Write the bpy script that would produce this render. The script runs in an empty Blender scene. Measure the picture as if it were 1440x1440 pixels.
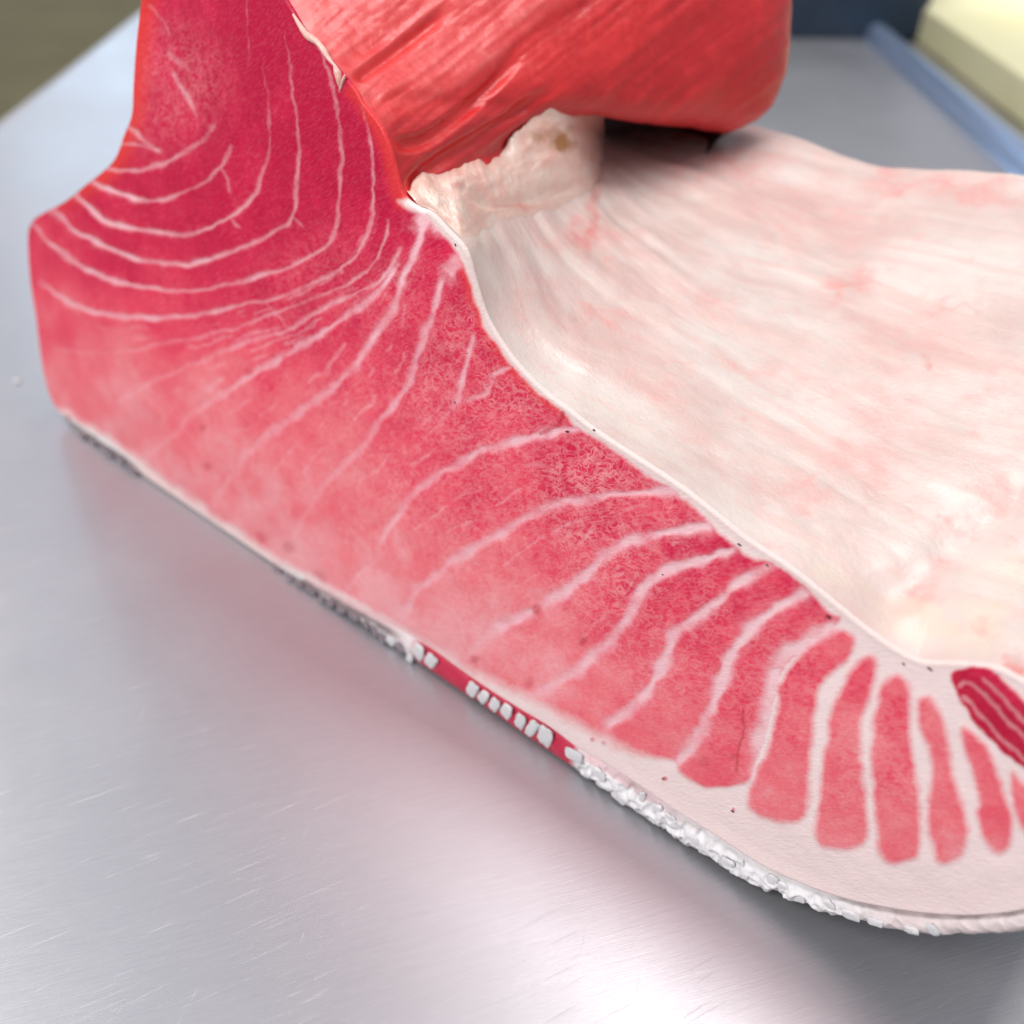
import bpy, bmesh, math, random
import numpy as np
from mathutils import Vector, Matrix

random.seed(7)
rng = np.random.default_rng(11)
scene = bpy.context.scene
col = scene.collection

# ------------------------------------------------------------------ camera
PX = 1440.0                              # focal length in picture pixels (picture 1440 wide)
PITCH = math.atan(1110.0 / PX)           # the table edges meet 1110 px above the centre
CAM_H = 0.273
CAM = np.array([0.0, 0.0, CAM_H])
cam_d = bpy.data.cameras.new('camera')
cam_d.sensor_width = 36.0
cam_d.lens = 36.0
cam_d.clip_start = 0.01
cam_d.clip_end = 60.0
cam_d.dof.use_dof = True
cam_d.dof.focus_distance = 0.288
cam_d.dof.aperture_fstop = 7.0
cam = bpy.data.objects.new('camera', cam_d)
cam.location = CAM
cam.rotation_euler = (math.pi / 2 - PITCH, 0, 0)
col.objects.link(cam)
scene.camera = cam

# ------------------------------------------------------------------ light
world = bpy.data.worlds.new('World')
scene.world = world
world.use_nodes = True
bg = world.node_tree.nodes['Background']
bg.inputs['Color'].default_value = (0.86, 0.87, 0.93, 1)
bg.inputs['Strength'].default_value = 0.46


def area(name, loc, target, sx, sy, power, color):
    d = bpy.data.lights.new(name, 'AREA')
    d.shape = 'RECTANGLE'
    d.size, d.size_y = sx, sy
    d.energy = power
    d.color = color
    o = bpy.data.objects.new(name, d)
    o.location = loc
    o.rotation_euler = (Vector(target) - Vector(loc)).to_track_quat('-Z', 'Y').to_euler()
    col.objects.link(o)
    return o


area('overhead_or_added_lamp', (0.42, 0.66, 1.45), (0.15, 0.30, 0.0), 0.80, 0.45, 8.5, (1.0, 0.98, 0.95))
area('overhead_or_added_lamp', (-0.75, -0.25, 1.10), (-0.05, 0.42, 0.05), 0.9, 0.6, 16.5, (1.0, 0.965, 0.955))
area('overhead_or_added_lamp', (1.0, 1.35, 1.3), (1.0, 1.34, 0.0), 0.4, 0.4, 6.5, (1.0, 0.97, 0.88)).data.spread = math.radians(42)  # added lamp, no source seen; brightens only the board and background
area('window_light', (-1.3, 3.4, 1.15), (-0.25, 0.6, 0.0), 0.7, 0.6, 7.0, (0.62, 0.82, 1.0))

scene.view_settings.view_transform = 'Standard'
scene.view_settings.look = 'None'
scene.view_settings.exposure = 0.2
scene.view_settings.gamma = 1.0
scene.cycles.use_denoising = True
scene.cycles.max_bounces = 6
scene.cycles.diffuse_bounces = 3
scene.cycles.glossy_bounces = 3
scene.cycles.caustics_reflective = False
scene.cycles.caustics_refractive = False

# ------------------------------------------------------------------ geometry of the view
CP, SP = math.cos(PITCH), math.sin(PITCH)


def rays(p):
    p = np.asarray(p, float).reshape(-1, 2)
    a, b = p[:, 0] - 720.0, 720.0 - p[:, 1]
    return np.stack([a, PX * CP + b * SP, -PX * SP + b * CP], 1) / PX


def project(P):
    d = np.asarray(P, float) - CAM
    fw = d[:, 1] * CP - d[:, 2] * SP
    up = d[:, 1] * SP + d[:, 2] * CP
    return np.stack([720 + PX * d[:, 0] / fw, 720 - PX * up / fw], 1)


def on_level(x, y, z=0.0):
    r = rays([(x, y)])[0]
    return CAM + r * ((z - CAM_H) / r[2])


# The block stands on the line A-B; local axes: x along the cut, y away from it, z up.
A = on_level(100, 603)
B = on_level(833, 1103)
UX = (B - A) / np.linalg.norm(B - A)
WX = np.array([-UX[1], UX[0], 0.0])
YAW = math.atan2(UX[1], UX[0])
TILT = math.radians(8.0)
ST, CT = math.sin(TILT), math.cos(TILT)


def to_local(P):
    d = np.asarray(P) - A
    return np.stack([d @ UX, d @ WX, d[:, 2]], 1)


def to_world(L):
    L = np.asarray(L)
    return A + L[:, :1] * UX + L[:, 1:2] * WX + L[:, 2:3] * np.array([0, 0, 1.0])


def section(p, w=0.0):
    """(u, v) on the slice parallel to the cut, w behind it"""
    r = rays(p)
    c = CAM - A
    cl = np.array([c @ UX, c @ WX, c[2]])
    rl = np.stack([r @ UX, r @ WX, r[:, 2]], 1)
    n = np.array([0, CT, -ST])            # normal of the slice
    t = (w * CT - cl @ n) / (rl @ n)
    q = cl + rl * t[:, None]
    return np.stack([q[:, 0], q[:, 2] / CT], 1)


def lift(uv, w):
    uv = np.asarray(uv)
    return np.stack([uv[:, 0], np.asarray(w) + uv[:, 1] * ST, uv[:, 1] * CT], 1)


def spline(p, sub=4, closed=False):
    p = np.asarray(p, float)
    n = len(p)
    out = []
    for i in range(n if closed else n - 1):
        if closed:
            a, b, c, d = p[(i - 1) % n], p[i], p[(i + 1) % n], p[(i + 2) % n]
        else:
            a, b, c, d = p[max(i - 1, 0)], p[i], p[i + 1], p[min(i + 2, n - 1)]
        for k in range(sub):
            t = k / sub
            out.append(0.5 * (2 * b + (c - a) * t + (2 * a - 5 * b + 4 * c - d) * t * t
                              + (3 * b - a - 3 * c + d) * t ** 3))
    if not closed:
        out.append(p[-1])
    return np.array(out)


def resample(p, n):
    p = np.asarray(p, float)
    s = np.r_[0, np.cumsum(np.linalg.norm(np.diff(p, axis=0), axis=1))]
    q = np.linspace(0, s[-1], n)
    return np.stack([np.interp(q, s, p[:, k]) for k in range(p.shape[1])], 1)


def sstep(a, b, x):
    t = np.clip((x - a) / (b - a), 0, 1)
    return t * t * (3 - 2 * t)


_lat = np.random.default_rng(5).random(4096)


def vnoise(p, seed=0):
    """smooth value noise in 2 or 3 dimensions, 0..1"""
    p = np.asarray(p, float)
    i = np.floor(p).astype(np.int64)
    f = p - i
    f = f * f * f * (f * (f * 6 - 15) + 10)
    D = p.shape[1]
    tot = np.zeros(len(p))
    for c in range(2 ** D):
        w = np.ones(len(p))
        h = np.full(len(p), seed * 7919, np.int64)
        for k in range(D):
            bit = (c >> k) & 1
            w = w * (f[:, k] if bit else 1 - f[:, k])
            h = (h ^ ((i[:, k] + bit) * (73856093, 19349663, 83492791)[k])) * 2654435761 % (1 << 31)
        tot += w * _lat[(h >> 7) % 4096]
    return tot


def fbm(p, seed=0, oct=3):
    p = np.asarray(p, float)
    a, s, t = 1.0, 0.0, 0.0
    for o in range(oct):
        s = s + a * vnoise(p * 2 ** o, seed + o)
        t += a
        a *= 0.5
    return s / t


def seg_dist(P, L):
    """distance of points P to polyline L and the position 0..1 along it"""
    best = np.full(len(P), 1e9)
    pos = np.zeros(len(P))
    s = np.r_[0, np.cumsum(np.linalg.norm(np.diff(L, axis=0), axis=1))]
    for k in range(len(L) - 1):
        a, b = L[k], L[k + 1]
        d = b - a
        l2 = d @ d
        if l2 < 1e-12:
            continue
        t = np.clip(((P - a) @ d) / l2, 0, 1)
        q = P - a - t[:, None] * d
        dd = np.einsum('ij,ij->i', q, q)
        m = dd < best
        best[m] = dd[m]
        pos[m] = (s[k] + t[m] * math.sqrt(l2)) / s[-1]
    return np.sqrt(best), pos


def inside(P, poly):
    x, y = P[:, 0], P[:, 1]
    r = np.zeros(len(P), bool)
    n = len(poly)
    for i in range(n):
        (x0, y0), (x1, y1) = poly[i], poly[(i + 1) % n]
        if y0 == y1:
            continue
        m = (y0 > y) != (y1 > y)
        r ^= m & (x < (x1 - x0) * (y - y0) / (y1 - y0) + x0)
    return r


# ------------------------------------------------------------------ materials
class NT:
    def __init__(self, name):
        self.m = bpy.data.materials.new(name)
        self.m.use_nodes = True
        self.t = self.m.node_tree
        self.b = self.t.nodes['Principled BSDF']

    def n(self, typ, **kw):
        nd = self.t.nodes.new(typ)
        for k, v in kw.items():
            if k.startswith('i_'):
                key = k[2:]
                key = int(key) if key.isdigit() else key.replace('_', ' ')
                self.put(nd.inputs[key], v)
            else:
                setattr(nd, k, v)
        return nd

    def put(self, s, v):
        if hasattr(v, 'is_output'):
            self.t.links.new(v, s)
        else:
            s.default_value = v

    def attr(self, name):
        return self.n('ShaderNodeAttribute', attribute_name=name).outputs['Fac']

    def math(self, op, a, b=None, c=None, clamp=False):
        nd = self.n('ShaderNodeMath', operation=op, use_clamp=clamp)
        self.put(nd.inputs[0], a)
        if b is not None:
            self.put(nd.inputs[1], b)
        if c is not None:
            self.put(nd.inputs[2], c)
        return nd.outputs[0]

    def mix(self, f, a, b, blend='MIX'):
        nd = self.n('ShaderNodeMix', data_type='RGBA', blend_type=blend)
        self.put(nd.inputs['Factor'], f)
        for s, v in ((nd.inputs[6], a), (nd.inputs[7], b)):
            self.put(s, v if hasattr(v, 'is_output') else (*v, 1))
        return nd.outputs[2]

    def ramp(self, f, stops):
        nd = self.n('ShaderNodeValToRGB')
        e = nd.color_ramp.elements
        while len(e) < len(stops):
            e.new(0.5)
        for k, (p, c) in enumerate(stops):
            e[k].position = p
            e[k].color = (*c, 1) if len(c) == 3 else c
        self.put(nd.inputs[0], f)
        return nd.outputs[0]

    def rng(self, v, a, b, c=0.0, d=1.0):
        nd = self.n('ShaderNodeMapRange', interpolation_type='SMOOTHSTEP')
        self.put(nd.inputs[0], v)
        for k, x in enumerate((a, b, c, d)):
            self.put(nd.inputs[k + 1], x)
        return nd.outputs[0]

    def coord(self, scale=(1, 1, 1), rot=(0, 0, 0), kind='Object'):
        tc = self.n('ShaderNodeTexCoord').outputs[kind]
        out = tc
        if any(rot):
            mp = self.n('ShaderNodeMapping')
            self.put(mp.inputs[0], out)
            mp.inputs['Rotation'].default_value = rot
            out = mp.outputs[0]
        if tuple(scale) != (1, 1, 1):
            mp = self.n('ShaderNodeMapping')
            self.put(mp.inputs[0], out)
            mp.inputs['Scale'].default_value = scale
            out = mp.outputs[0]
        return out

    def noise(self, vec, scale, detail=3.0, rough=0.5, dist=0.0, out='Fac'):
        nd = self.n('ShaderNodeTexNoise')
        self.put(nd.inputs['Vector'], vec)
        self.put(nd.inputs['Scale'], scale)
        nd.inputs['Detail'].default_value = detail
        nd.inputs['Roughness'].default_value = rough
        nd.inputs['Distortion'].default_value = dist
        return nd.outputs[out]

    def bump(self, h, strength, dist, normal=None):
        nd = self.n('ShaderNodeBump')
        nd.inputs['Strength'].default_value = strength
        nd.inputs['Distance'].default_value = dist
        self.put(nd.inputs['Height'], h)
        if normal is not None:
            self.put(nd.inputs['Normal'], normal)
        return nd.outputs[0]

    def set(self, **kw):
        for k, v in kw.items():
            k = k.replace('_', ' ')
            if isinstance(v, tuple) and len(v) == 3 and k in ('Base Color', 'Specular Tint', 'Coat Tint', 'Emission Color'):
                v = (*v, 1)
            self.put(self.b.inputs[k], v)
        return self.m


def mat_meat():
    t = NT('tuna_meat')
    obj = t.coord()
    pale, fat, layer, marble, warm, deep, rimw = (t.attr(k) for k in ('pale', 'fat', 'layer', 'marble', 'warm', 'deep', 'rimw'))
    n2 = t.noise(obj, 260, 3, 0.65)
    n3 = t.noise(obj, 800, 2, 0.6)
    p = t.math('ADD', pale, t.math('MULTIPLY', t.math('SUBTRACT', n2, 0.5), 0.26))
    p = t.math('ADD', p, t.math('MULTIPLY', t.math('SUBTRACT', n3, 0.5), 0.22), clamp=True)
    lean = t.ramp(p, [(0.0, (0.45, 0.002, 0.042)), (0.22, (0.60, 0.010, 0.062)), (0.45, (0.74, 0.048, 0.100)),
                      (0.72, (0.80, 0.165, 0.195)), (1.0, (0.83, 0.36, 0.385))])
    # fine marbling: thin wandering wisps of fat in two sizes
    warp = t.noise(obj, 150, 2, 0.6, out='Color')
    wv = t.n('ShaderNodeVectorMath', operation='MULTIPLY_ADD')
    t.put(wv.inputs[0], warp)
    wv.inputs[1].default_value = (0.007, 0.007, 0.007)
    t.put(wv.inputs[2], obj)
    mp = t.n('ShaderNodeMapping')
    t.put(mp.inputs[0], wv.outputs[0])
    mp.inputs['Rotation'].default_value = (0, math.radians(30), 0)
    mp2 = t.n('ShaderNodeMapping')
    t.put(mp2.inputs[0], mp.outputs[0])
    mp2.inputs['Scale'].default_value = (1.0, 1.0, 3.4)
    r1 = t.math('ABSOLUTE', t.math('SUBTRACT', t.noise(mp2.outputs[0], 210, 2, 0.5), 0.5))
    r2 = t.math('ABSOLUTE', t.math('SUBTRACT', t.noise(wv.outputs[0], 380, 1, 0.5), 0.5))
    l1 = t.rng(r1, 0.0, 0.085, 1.0, 0.0)
    l2 = t.rng(r2, 0.0, 0.085, 1.0, 0.0)
    lines = t.math('MAXIMUM', l1, t.math('MULTIPLY', l2, 0.85))
    lines = t.math('MULTIPLY', t.math('MULTIPLY', lines, marble), t.rng(n2, 0.25, 0.65, 0.15, 1.0))
    lean = t.mix(t.math('MULTIPLY', lines, 0.56, clamp=True), lean, (0.86, 0.42, 0.42))
    grain = t.noise(t.coord((1, 1, 4.0), (0, math.radians(35), 0)), 420, 2, 0.6)
    lean = t.mix(t.math('MULTIPLY', t.rng(grain, 0.42, 0.75, 0.0, 0.40), t.rng(pale, 0.0, 0.4, 0.30, 1.0)), lean, (0.80, 0.21, 0.23))
    lean = t.mix(warm, lean, (0.74, 0.045, 0.030))
    lean = t.mix(deep, lean, (0.40, 0.004, 0.022))
    seamc = t.mix(n2, (0.80, 0.38, 0.44), (0.86, 0.54, 0.58))
    layc = t.mix(n2, (0.83, 0.64, 0.63), (0.86, 0.72, 0.70))
    fatc = t.mix(layer, seamc, layc)
    fz = t.math('ADD', fat, t.math('MULTIPLY', t.math('SUBTRACT', n3, 0.5), 0.30))
    fz = t.math('ADD', fz, t.math('MULTIPLY', t.math('SUBTRACT', n2, 0.5), 0.30), clamp=True)
    fz = t.math('MULTIPLY', fz, t.rng(fat, 0.0, 0.15))
    fz = t.math('MAXIMUM', fz, t.rng(fat, 0.7, 1.0))
    c = t.mix(fz, lean, fatc)
    c = t.mix(rimw, c, t.mix(n2, (0.70, 0.55, 0.52), (0.72, 0.60, 0.57)))
    h = t.math('ADD', grain, n3)
    return t.set(Base_Color=c, Roughness=t.rng(n2, 0.3, 0.7, 0.40, 0.56), Normal=t.bump(h, 0.4, 0.0004), Specular_IOR_Level=0.22, Coat_Weight=0.06, Coat_Roughness=0.10)


def mat_roll():
    t = NT('torn_red_flesh')
    obj = t.coord()
    g, pale = t.attr('groove'), t.attr('pale')
    n1 = t.noise(obj, 70, 4, 0.6, 0.5)
    n2 = t.noise(obj, 330, 3, 0.6)
    p = t.math('ADD', pale, t.math('MULTIPLY', t.math('SUBTRACT', n1, 0.5), 0.5))
    p = t.math('ADD', p, t.math('MULTIPLY', t.math('SUBTRACT', n2, 0.5), 0.3), clamp=True)
    c = t.ramp(p, [(0.0, (0.46, 0.008, 0.012)), (0.3, (0.64, 0.022, 0.024)), (0.6, (0.72, 0.080, 0.080)),
                   (1.0, (0.82, 0.29, 0.27))])
    c = t.mix(t.attr('hollow_shade'), c, (0.025, 0.002, 0.003))  # shade of the hollow under the ridge, painted near black
    c = t.mix(g, c, (0.66, 0.012, 0.012))
    h = t.math('ADD', n1, t.math('MULTIPLY', n2, 0.5))
    return t.set(Base_Color=c, Roughness=t.rng(n2, 0.3, 0.7, 0.34, 0.5), Normal=t.bump(h, 0.3, 0.0010),
                 Subsurface_Weight=0.25, Subsurface_Radius=(1.0, 0.25, 0.2), Subsurface_Scale=0.004,
                 Coat_Weight=0.12, Coat_Roughness=0.12)


def mat_membrane():
    t = NT('belly_membrane')
    obj = t.coord()
    pink, red, cream, streak = (t.attr(k) for k in ('pink', 'red', 'cream', 'streak'))
    n1 = t.noise(obj, 28, 4, 0.6, 0.4)
    n2 = t.noise(obj, 160, 4, 0.65, 0.3)
    c = t.mix(t.rng(n1, 0.32, 0.68), (0.60, 0.46, 0.42), (0.69, 0.61, 0.565))
    c = t.mix(t.rng(streak, 0.45, 0.85, 0.0, 0.38), c, (0.66, 0.41, 0.375))
    c = t.mix(t.rng(streak, 0.0, 0.32, 0.45, 0.0), c, (0.69, 0.62, 0.55))
    fib = t.attr('fibre')
    c = t.mix(t.math('MULTIPLY', t.rng(fib, 0.52, 0.78, 0.0, 0.42), t.rng(n1, 0.35, 0.65)), c, (0.72, 0.42, 0.37))
    c = t.mix(t.math('MULTIPLY', t.rng(fib, 0.22, 0.42, 0.40, 0.0), t.rng(n1, 0.65, 0.35)), c, (0.70, 0.64, 0.575))
    pk = t.math('MULTIPLY', pink, t.rng(n2, 0.30, 0.70, 0.30, 1.25))
    c = t.mix(pk, c, (0.70, 0.26, 0.24))
    c = t.mix(t.math('MULTIPLY', red, t.rng(n2, 0.3, 0.7, 0.4, 1.0)), c, (0.62, 0.09, 0.075))
    c = t.mix(t.math('MULTIPLY', cream, t.rng(n2, 0.2, 0.8, 0.5, 1.0)), c, (0.67, 0.58, 0.46))
    spot = t.rng(t.noise(obj, 75, 3, 0.7, 1.0), 0.58, 0.76)
    c = t.mix(t.math('MULTIPLY', spot, 0.4), c, (0.76, 0.28, 0.26))
    h = t.math('ADD', t.math('MULTIPLY', n2, 0.7), t.noise(obj, 600, 3, 0.6))
    return t.set(Base_Color=c, Roughness=t.rng(n2, 0.3, 0.7, 0.3, 0.5), Normal=t.bump(h, 0.3, 0.0007),
                 Subsurface_Weight=0.3, Subsurface_Radius=(1.0, 0.45, 0.35), Subsurface_Scale=0.004,
                 Coat_Weight=0.16, Coat_Roughness=0.12)


def mat_fat_ridge():
    t = NT('pale_fat')
    obj = t.coord()
    brown, red = t.attr('brown'), t.attr('red')
    n1 = t.noise(obj, 90, 4, 0.65, 0.6)
    c = t.ramp(n1, [(0.25, (0.78, 0.42, 0.35)), (0.5, (0.77, 0.55, 0.47)), (0.78, (0.78, 0.67, 0.58))])
    c = t.mix(t.math('MULTIPLY', red, 0.85), c, (0.66, 0.16, 0.13))
    c = t.mix(t.math('MULTIPLY', brown, t.rng(n1, 0.3, 0.6, 0.5, 1.0)), c, (0.40, 0.17, 0.045))
    return t.set(Base_Color=c, Roughness=0.36, Normal=t.bump(t.noise(obj, 420, 4, 0.6), 0.4, 0.001),
                 Subsurface_Weight=0.3, Subsurface_Radius=(1.0, 0.45, 0.35), Subsurface_Scale=0.003,
                 Coat_Weight=0.3, Coat_Roughness=0.2)


def mat_skin_edge():
    t = NT('cut_skin_edge')
    obj = t.coord()
    red, dark, line = t.attr('red'), t.attr('dark'), t.attr('line')
    n1 = t.noise(obj, 260, 4, 0.6, 0.4)
    c = t.mix(n1, (0.68, 0.66, 0.67), (0.80, 0.79, 0.80))
    c = t.mix(t.attr('fatty'), c, t.mix(n1, (0.66, 0.46, 0.45), (0.76, 0.62, 0.60)))
    c = t.mix(red, c, t.mix(n1, (0.36, 0.004, 0.03), (0.62, 0.05, 0.10)))
    c = t.mix(dark, c, t.mix(n1, (0.06, 0.045, 0.06), (0.42, 0.34, 0.32)))
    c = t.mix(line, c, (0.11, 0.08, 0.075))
    return t.set(Base_Color=c, Roughness=0.5, Normal=t.bump(n1, 0.4, 0.001), Specular_IOR_Level=0.3)


def mat_plain(name, c1, c2, scale, rough, bump=0.2, bd=0.0005, metal=0.0, coat=0.0, detail=4):
    t = NT(name)
    obj = t.coord()
    n1 = t.noise(obj, scale, detail, 0.6, 0.3)
    return t.set(Base_Color=t.mix(t.rng(n1, 0.3, 0.7), c1, c2), Roughness=rough, Metallic=metal,
                 Normal=t.bump(n1, bump, bd), Coat_Weight=coat, Coat_Roughness=0.15)


def mat_steel():
    t = NT('brushed_steel')
    co = t.coord((1, 14, 1), (0, 0, math.radians(-17)))
    a = t.noise(co, 55, 5, 0.7)
    co2 = t.coord((1, 40, 1), (0, 0, math.radians(-14)))
    b = t.noise(co2, 60, 3, 0.6)
    co3 = t.coord((1, 30, 1), (0, 0, math.radians(-28)))
    s = t.rng(t.noise(co3, 32, 4, 0.75, 0.5), 0.61, 0.69)
    co4 = t.coord((30, 1, 1), (0, 0, math.radians(12)))
    s2 = t.rng(t.noise(co4, 26, 4, 0.75, 0.5), 0.67, 0.75)
    obj = t.coord()
    cl = t.noise(obj, 5.0, 4, 0.6)
    smudge = t.noise(obj, 22.0, 4, 0.6, 0.8)
    tg = t.n('ShaderNodeCombineXYZ')          # brushed lines run to the upper right
    tg.inputs[0].default_value, tg.inputs[1].default_value = -0.34, 0.94
    c = t.mix(a, (0.52, 0.52, 0.555), (0.63, 0.63, 0.66))
    r = t.math('ADD', t.rng(cl, 0.3, 0.7, 0.36, 0.45), t.math('MULTIPLY', smudge, 0.08))
    r = t.math('ADD', r, t.math('MULTIPLY', t.math('MAXIMUM', s, s2), 0.10))
    h = t.math('ADD', t.math('MULTIPLY', a, 0.7), t.math('MULTIPLY', b, 0.6))
    h = t.math('ADD', h, t.math('MULTIPLY', t.math('MAXIMUM', s, s2), 0.5))
    c = t.mix(t.math('MULTIPLY', t.math('MAXIMUM', s, s2), 0.3), c, (0.80, 0.80, 0.82))
    return t.set(Base_Color=c, Metallic=0.8, Roughness=r, Normal=t.bump(h, 0.16, 0.0006),
                 Anisotropic=0.75, Tangent=tg.outputs[0])


MEAT, ROLL, MEMB, RIDGE, SKIN = mat_meat(), mat_roll(), mat_membrane(), mat_fat_ridge(), mat_skin_edge()
SCALE = mat_plain('white_scale', (0.68, 0.67, 0.69), (0.80, 0.79, 0.80), 300, 0.5, 0.3, 0.0008, coat=0.3)
SCALE_DARK = mat_plain('dark_scale', (0.10, 0.07, 0.10), (0.34, 0.25, 0.27), 300, 0.35, 0.3, 0.0008, coat=0.3)
HIDE = mat_plain('dark_fish_skin', (0.012, 0.018, 0.022), (0.05, 0.06, 0.065), 120, 0.35, 0.4, 0.001, coat=0.3)
FLESH = mat_plain('loin_flesh', (0.45, 0.015, 0.04), (0.60, 0.05, 0.06), 60, 0.4, 0.3, 0.001)
FLECK = mat_plain('dark_fleck', (0.02, 0.008, 0.01), (0.07, 0.02, 0.02), 400, 0.4)
STEEL = mat_steel()


# ------------------------------------------------------------------ mesh helpers
def mesh_obj(name, verts, faces, mat, parent=None, attrs=None, smooth=True, normals=None):
    me = bpy.data.meshes.new(name)
    verts = np.asarray(verts, np.float32)
    faces = np.asarray(faces, np.int32)
    k = faces.shape[1]
    me.vertices.add(len(verts))
    me.vertices.foreach_set('co', verts.ravel())
    me.loops.add(faces.size)
    me.loops.foreach_set('vertex_index', faces.ravel())
    me.polygons.add(len(faces))
    me.polygons.foreach_set('loop_start', np.arange(0, faces.size, k, dtype=np.int32))
    me.polygons.foreach_set('use_smooth', np.full(len(faces), smooth))
    me.update(calc_edges=True)
    me.validate()
    for n, a in (attrs or {}).items():
        at = me.attributes.new(n, 'FLOAT', 'POINT')
        at.data.foreach_set('value', np.asarray(a, np.float32))
    if normals is not None:
        me.normals_split_custom_set_from_vertices([tuple(x) for x in normals])
    me.materials.append(mat)
    o = bpy.data.objects.new(name, me)
    col.objects.link(o)
    o.parent = parent
    return o


def sheet(P, flip=False):
    """faces of a grid of points P[i, j]"""
    a, b = P.shape[:2]
    i = np.arange(a * b).reshape(a, b)
    q = np.stack([i[:-1, :-1], i[1:, :-1], i[1:, 1:], i[:-1, 1:]], -1).reshape(-1, 4)
    return q[:, ::-1] if flip else q


def grid_normals(P):
    du = np.gradient(P, axis=0)
    dv = np.gradient(P, axis=1)
    n = np.cross(du, dv)
    return n / (np.linalg.norm(n, axis=-1, keepdims=True) + 1e-12)


def box_obj(name, lo, hi, mat, parent=None, bevel=0.003, seg=2):
    bm = bmesh.new()
    bmesh.ops.create_cube(bm, size=1)
    for v in bm.verts:
        v.co = Vector([lo[k] + (v.co[k] + 0.5) * (hi[k] - lo[k]) for k in range(3)])
    if bevel:
        bmesh.ops.bevel(bm, geom=bm.edges[:], offset=bevel, segments=seg, affect='EDGES', profile=0.5)
    me = bpy.data.meshes.new(name)
    bm.to_mesh(me)
    bm.free()
    for p in me.polygons:
        p.use_smooth = False
    me.materials.append(mat)
    o = bpy.data.objects.new(name, me)
    col.objects.link(o)
    o.parent = parent
    return o


def empty(name, loc=(0, 0, 0), rz=0.0):
    o = bpy.data.objects.new(name, None)
    o.location = loc
    o.rotation_euler = (0, 0, rz)
    col.objects.link(o)
    return o


def tag(o, label, cat):
    o['label'] = label
    o['category'] = cat
    return o


# ------------------------------------------------------------------ setting: floor, table, neighbours
floor = box_obj('floor', (-6, -4, -0.90), (6, 9, -0.80),
                mat_plain('floor_paint', (0.27, 0.235, 0.105), (0.33, 0.285, 0.135), 3, 0.6), None, 0)
floor['kind'] = 'structure'

EDGE_L = -0.448          # left edge of the table, straight away from the camera
EDGE_R = 0.388
table = tag(empty('steel_table', (0, 0.6, 0)), 'brushed stainless steel work table with a raised rolled rim', 'table')


def profile_sweep(name, prof, y0, y1, mat, parent, n=2):
    prof = np.asarray(prof, float)
    ys = np.linspace(y0, y1, n)
    P = np.stack([np.stack([prof[:, 0], np.full(len(prof), y), prof[:, 1]], 1) for y in ys], 0)
    return mesh_obj(name, P.reshape(-1, 3), sheet(P, True), mat, parent)


Y0, Y1 = -1.2, 3.0
top = [(EDGE_L + 0.0, -0.05), (EDGE_L - 0.004, -0.045), (EDGE_L - 0.006, -0.02), (EDGE_L - 0.004, -0.006),
       (EDGE_L + 0.004, -0.001), (EDGE_L + 0.014, 0.0)]
box = box_obj('table_top', (EDGE_L + 0.0139, Y0 - 0.6, -0.045), (EDGE_R - 0.0001, Y1 - 0.6, 0.0), STEEL, table, 0)
profile_sweep('folded_edge', top, Y0 - 0.6, Y1 - 0.6, STEEL, table)
rim = [(EDGE_R - 0.006, 0.0)]
for k in range(17):
    a = math.radians(200 - k * 14)
    rim.append((EDGE_R + 0.008 + 0.0105 * math.cos(a), 0.007 + 0.009 * math.sin(a)))
rim.append((EDGE_R + 0.0209, -0.05))
profile_sweep('rim', rim, Y0 - 0.6, Y1 - 0.6, mat_plain('pale_blue_metal', (0.36, 0.48, 0.70), (0.42, 0.54, 0.76), 5, 0.25, 0.05, metal=0.6), table)  # whole rim tinted pale blue
for lx in (EDGE_L + 0.05, EDGE_R - 0.05):
    for ly in (Y0 - 0.55, Y1 - 0.7):
        box_obj('leg', (lx - 0.02, ly, -0.80), (lx + 0.02, ly + 0.04, -0.0452), STEEL, table, 0.004)

counter_m = mat_plain('counter_metal', (0.30, 0.29, 0.25), (0.40, 0.38, 0.33), 6, 0.45, metal=0.4)
counter = tag(box_obj('counter', (EDGE_R + 0.024, -1.2, -0.80), (EDGE_R + 1.2, 3.4, -0.004), counter_m, None, 0.004),
              'grey beige counter just beyond the steel rim', 'counter')

p0 = on_level(1228, 12)
p1 = on_level(1440, 165)
board_m = mat_plain('board_plastic', (0.82, 0.78, 0.46), (0.86, 0.82, 0.53), 9, 0.5, 0.15)
bx0 = 0.5 * (p0[0] + p1[0])
board = tag(empty('cutting_board', (bx0, 1.1, -0.004)), 'pale yellow plastic cutting board on the counter beyond the rim', 'cutting board')
box_obj('slab', (0, -0.75, 0.0005), (0.34, 0.30, 0.036), board_m, board, 0.003, 2)
ring = box_obj('foot_strip', (0.006, -0.74, -0.0), (0.02, 0.29, 0.0004), board_m, board, 0)
box_w = tag(box_obj('wooden_block', (bx0 + 0.20, 1.28, 0.0335), (bx0 + 0.36, 1.395, 0.10),
                    mat_plain('brown_wood', (0.24, 0.12, 0.04), (0.34, 0.18, 0.07), 12, 0.6), None, 0.004),
            'small brown wooden block at the top right, on the board', 'block')

q = on_level(1120, 62)
bin_m = mat_plain('navy_plastic', (0.010, 0.022, 0.045), (0.016, 0.034, 0.065), 20, 0.35)
bin_ = tag(empty('blue_tub', (q[0] - 0.02, q[1] + 0.01, 0.0)), 'dark blue plastic tub on the table behind the tuna', 'tub')


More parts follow.
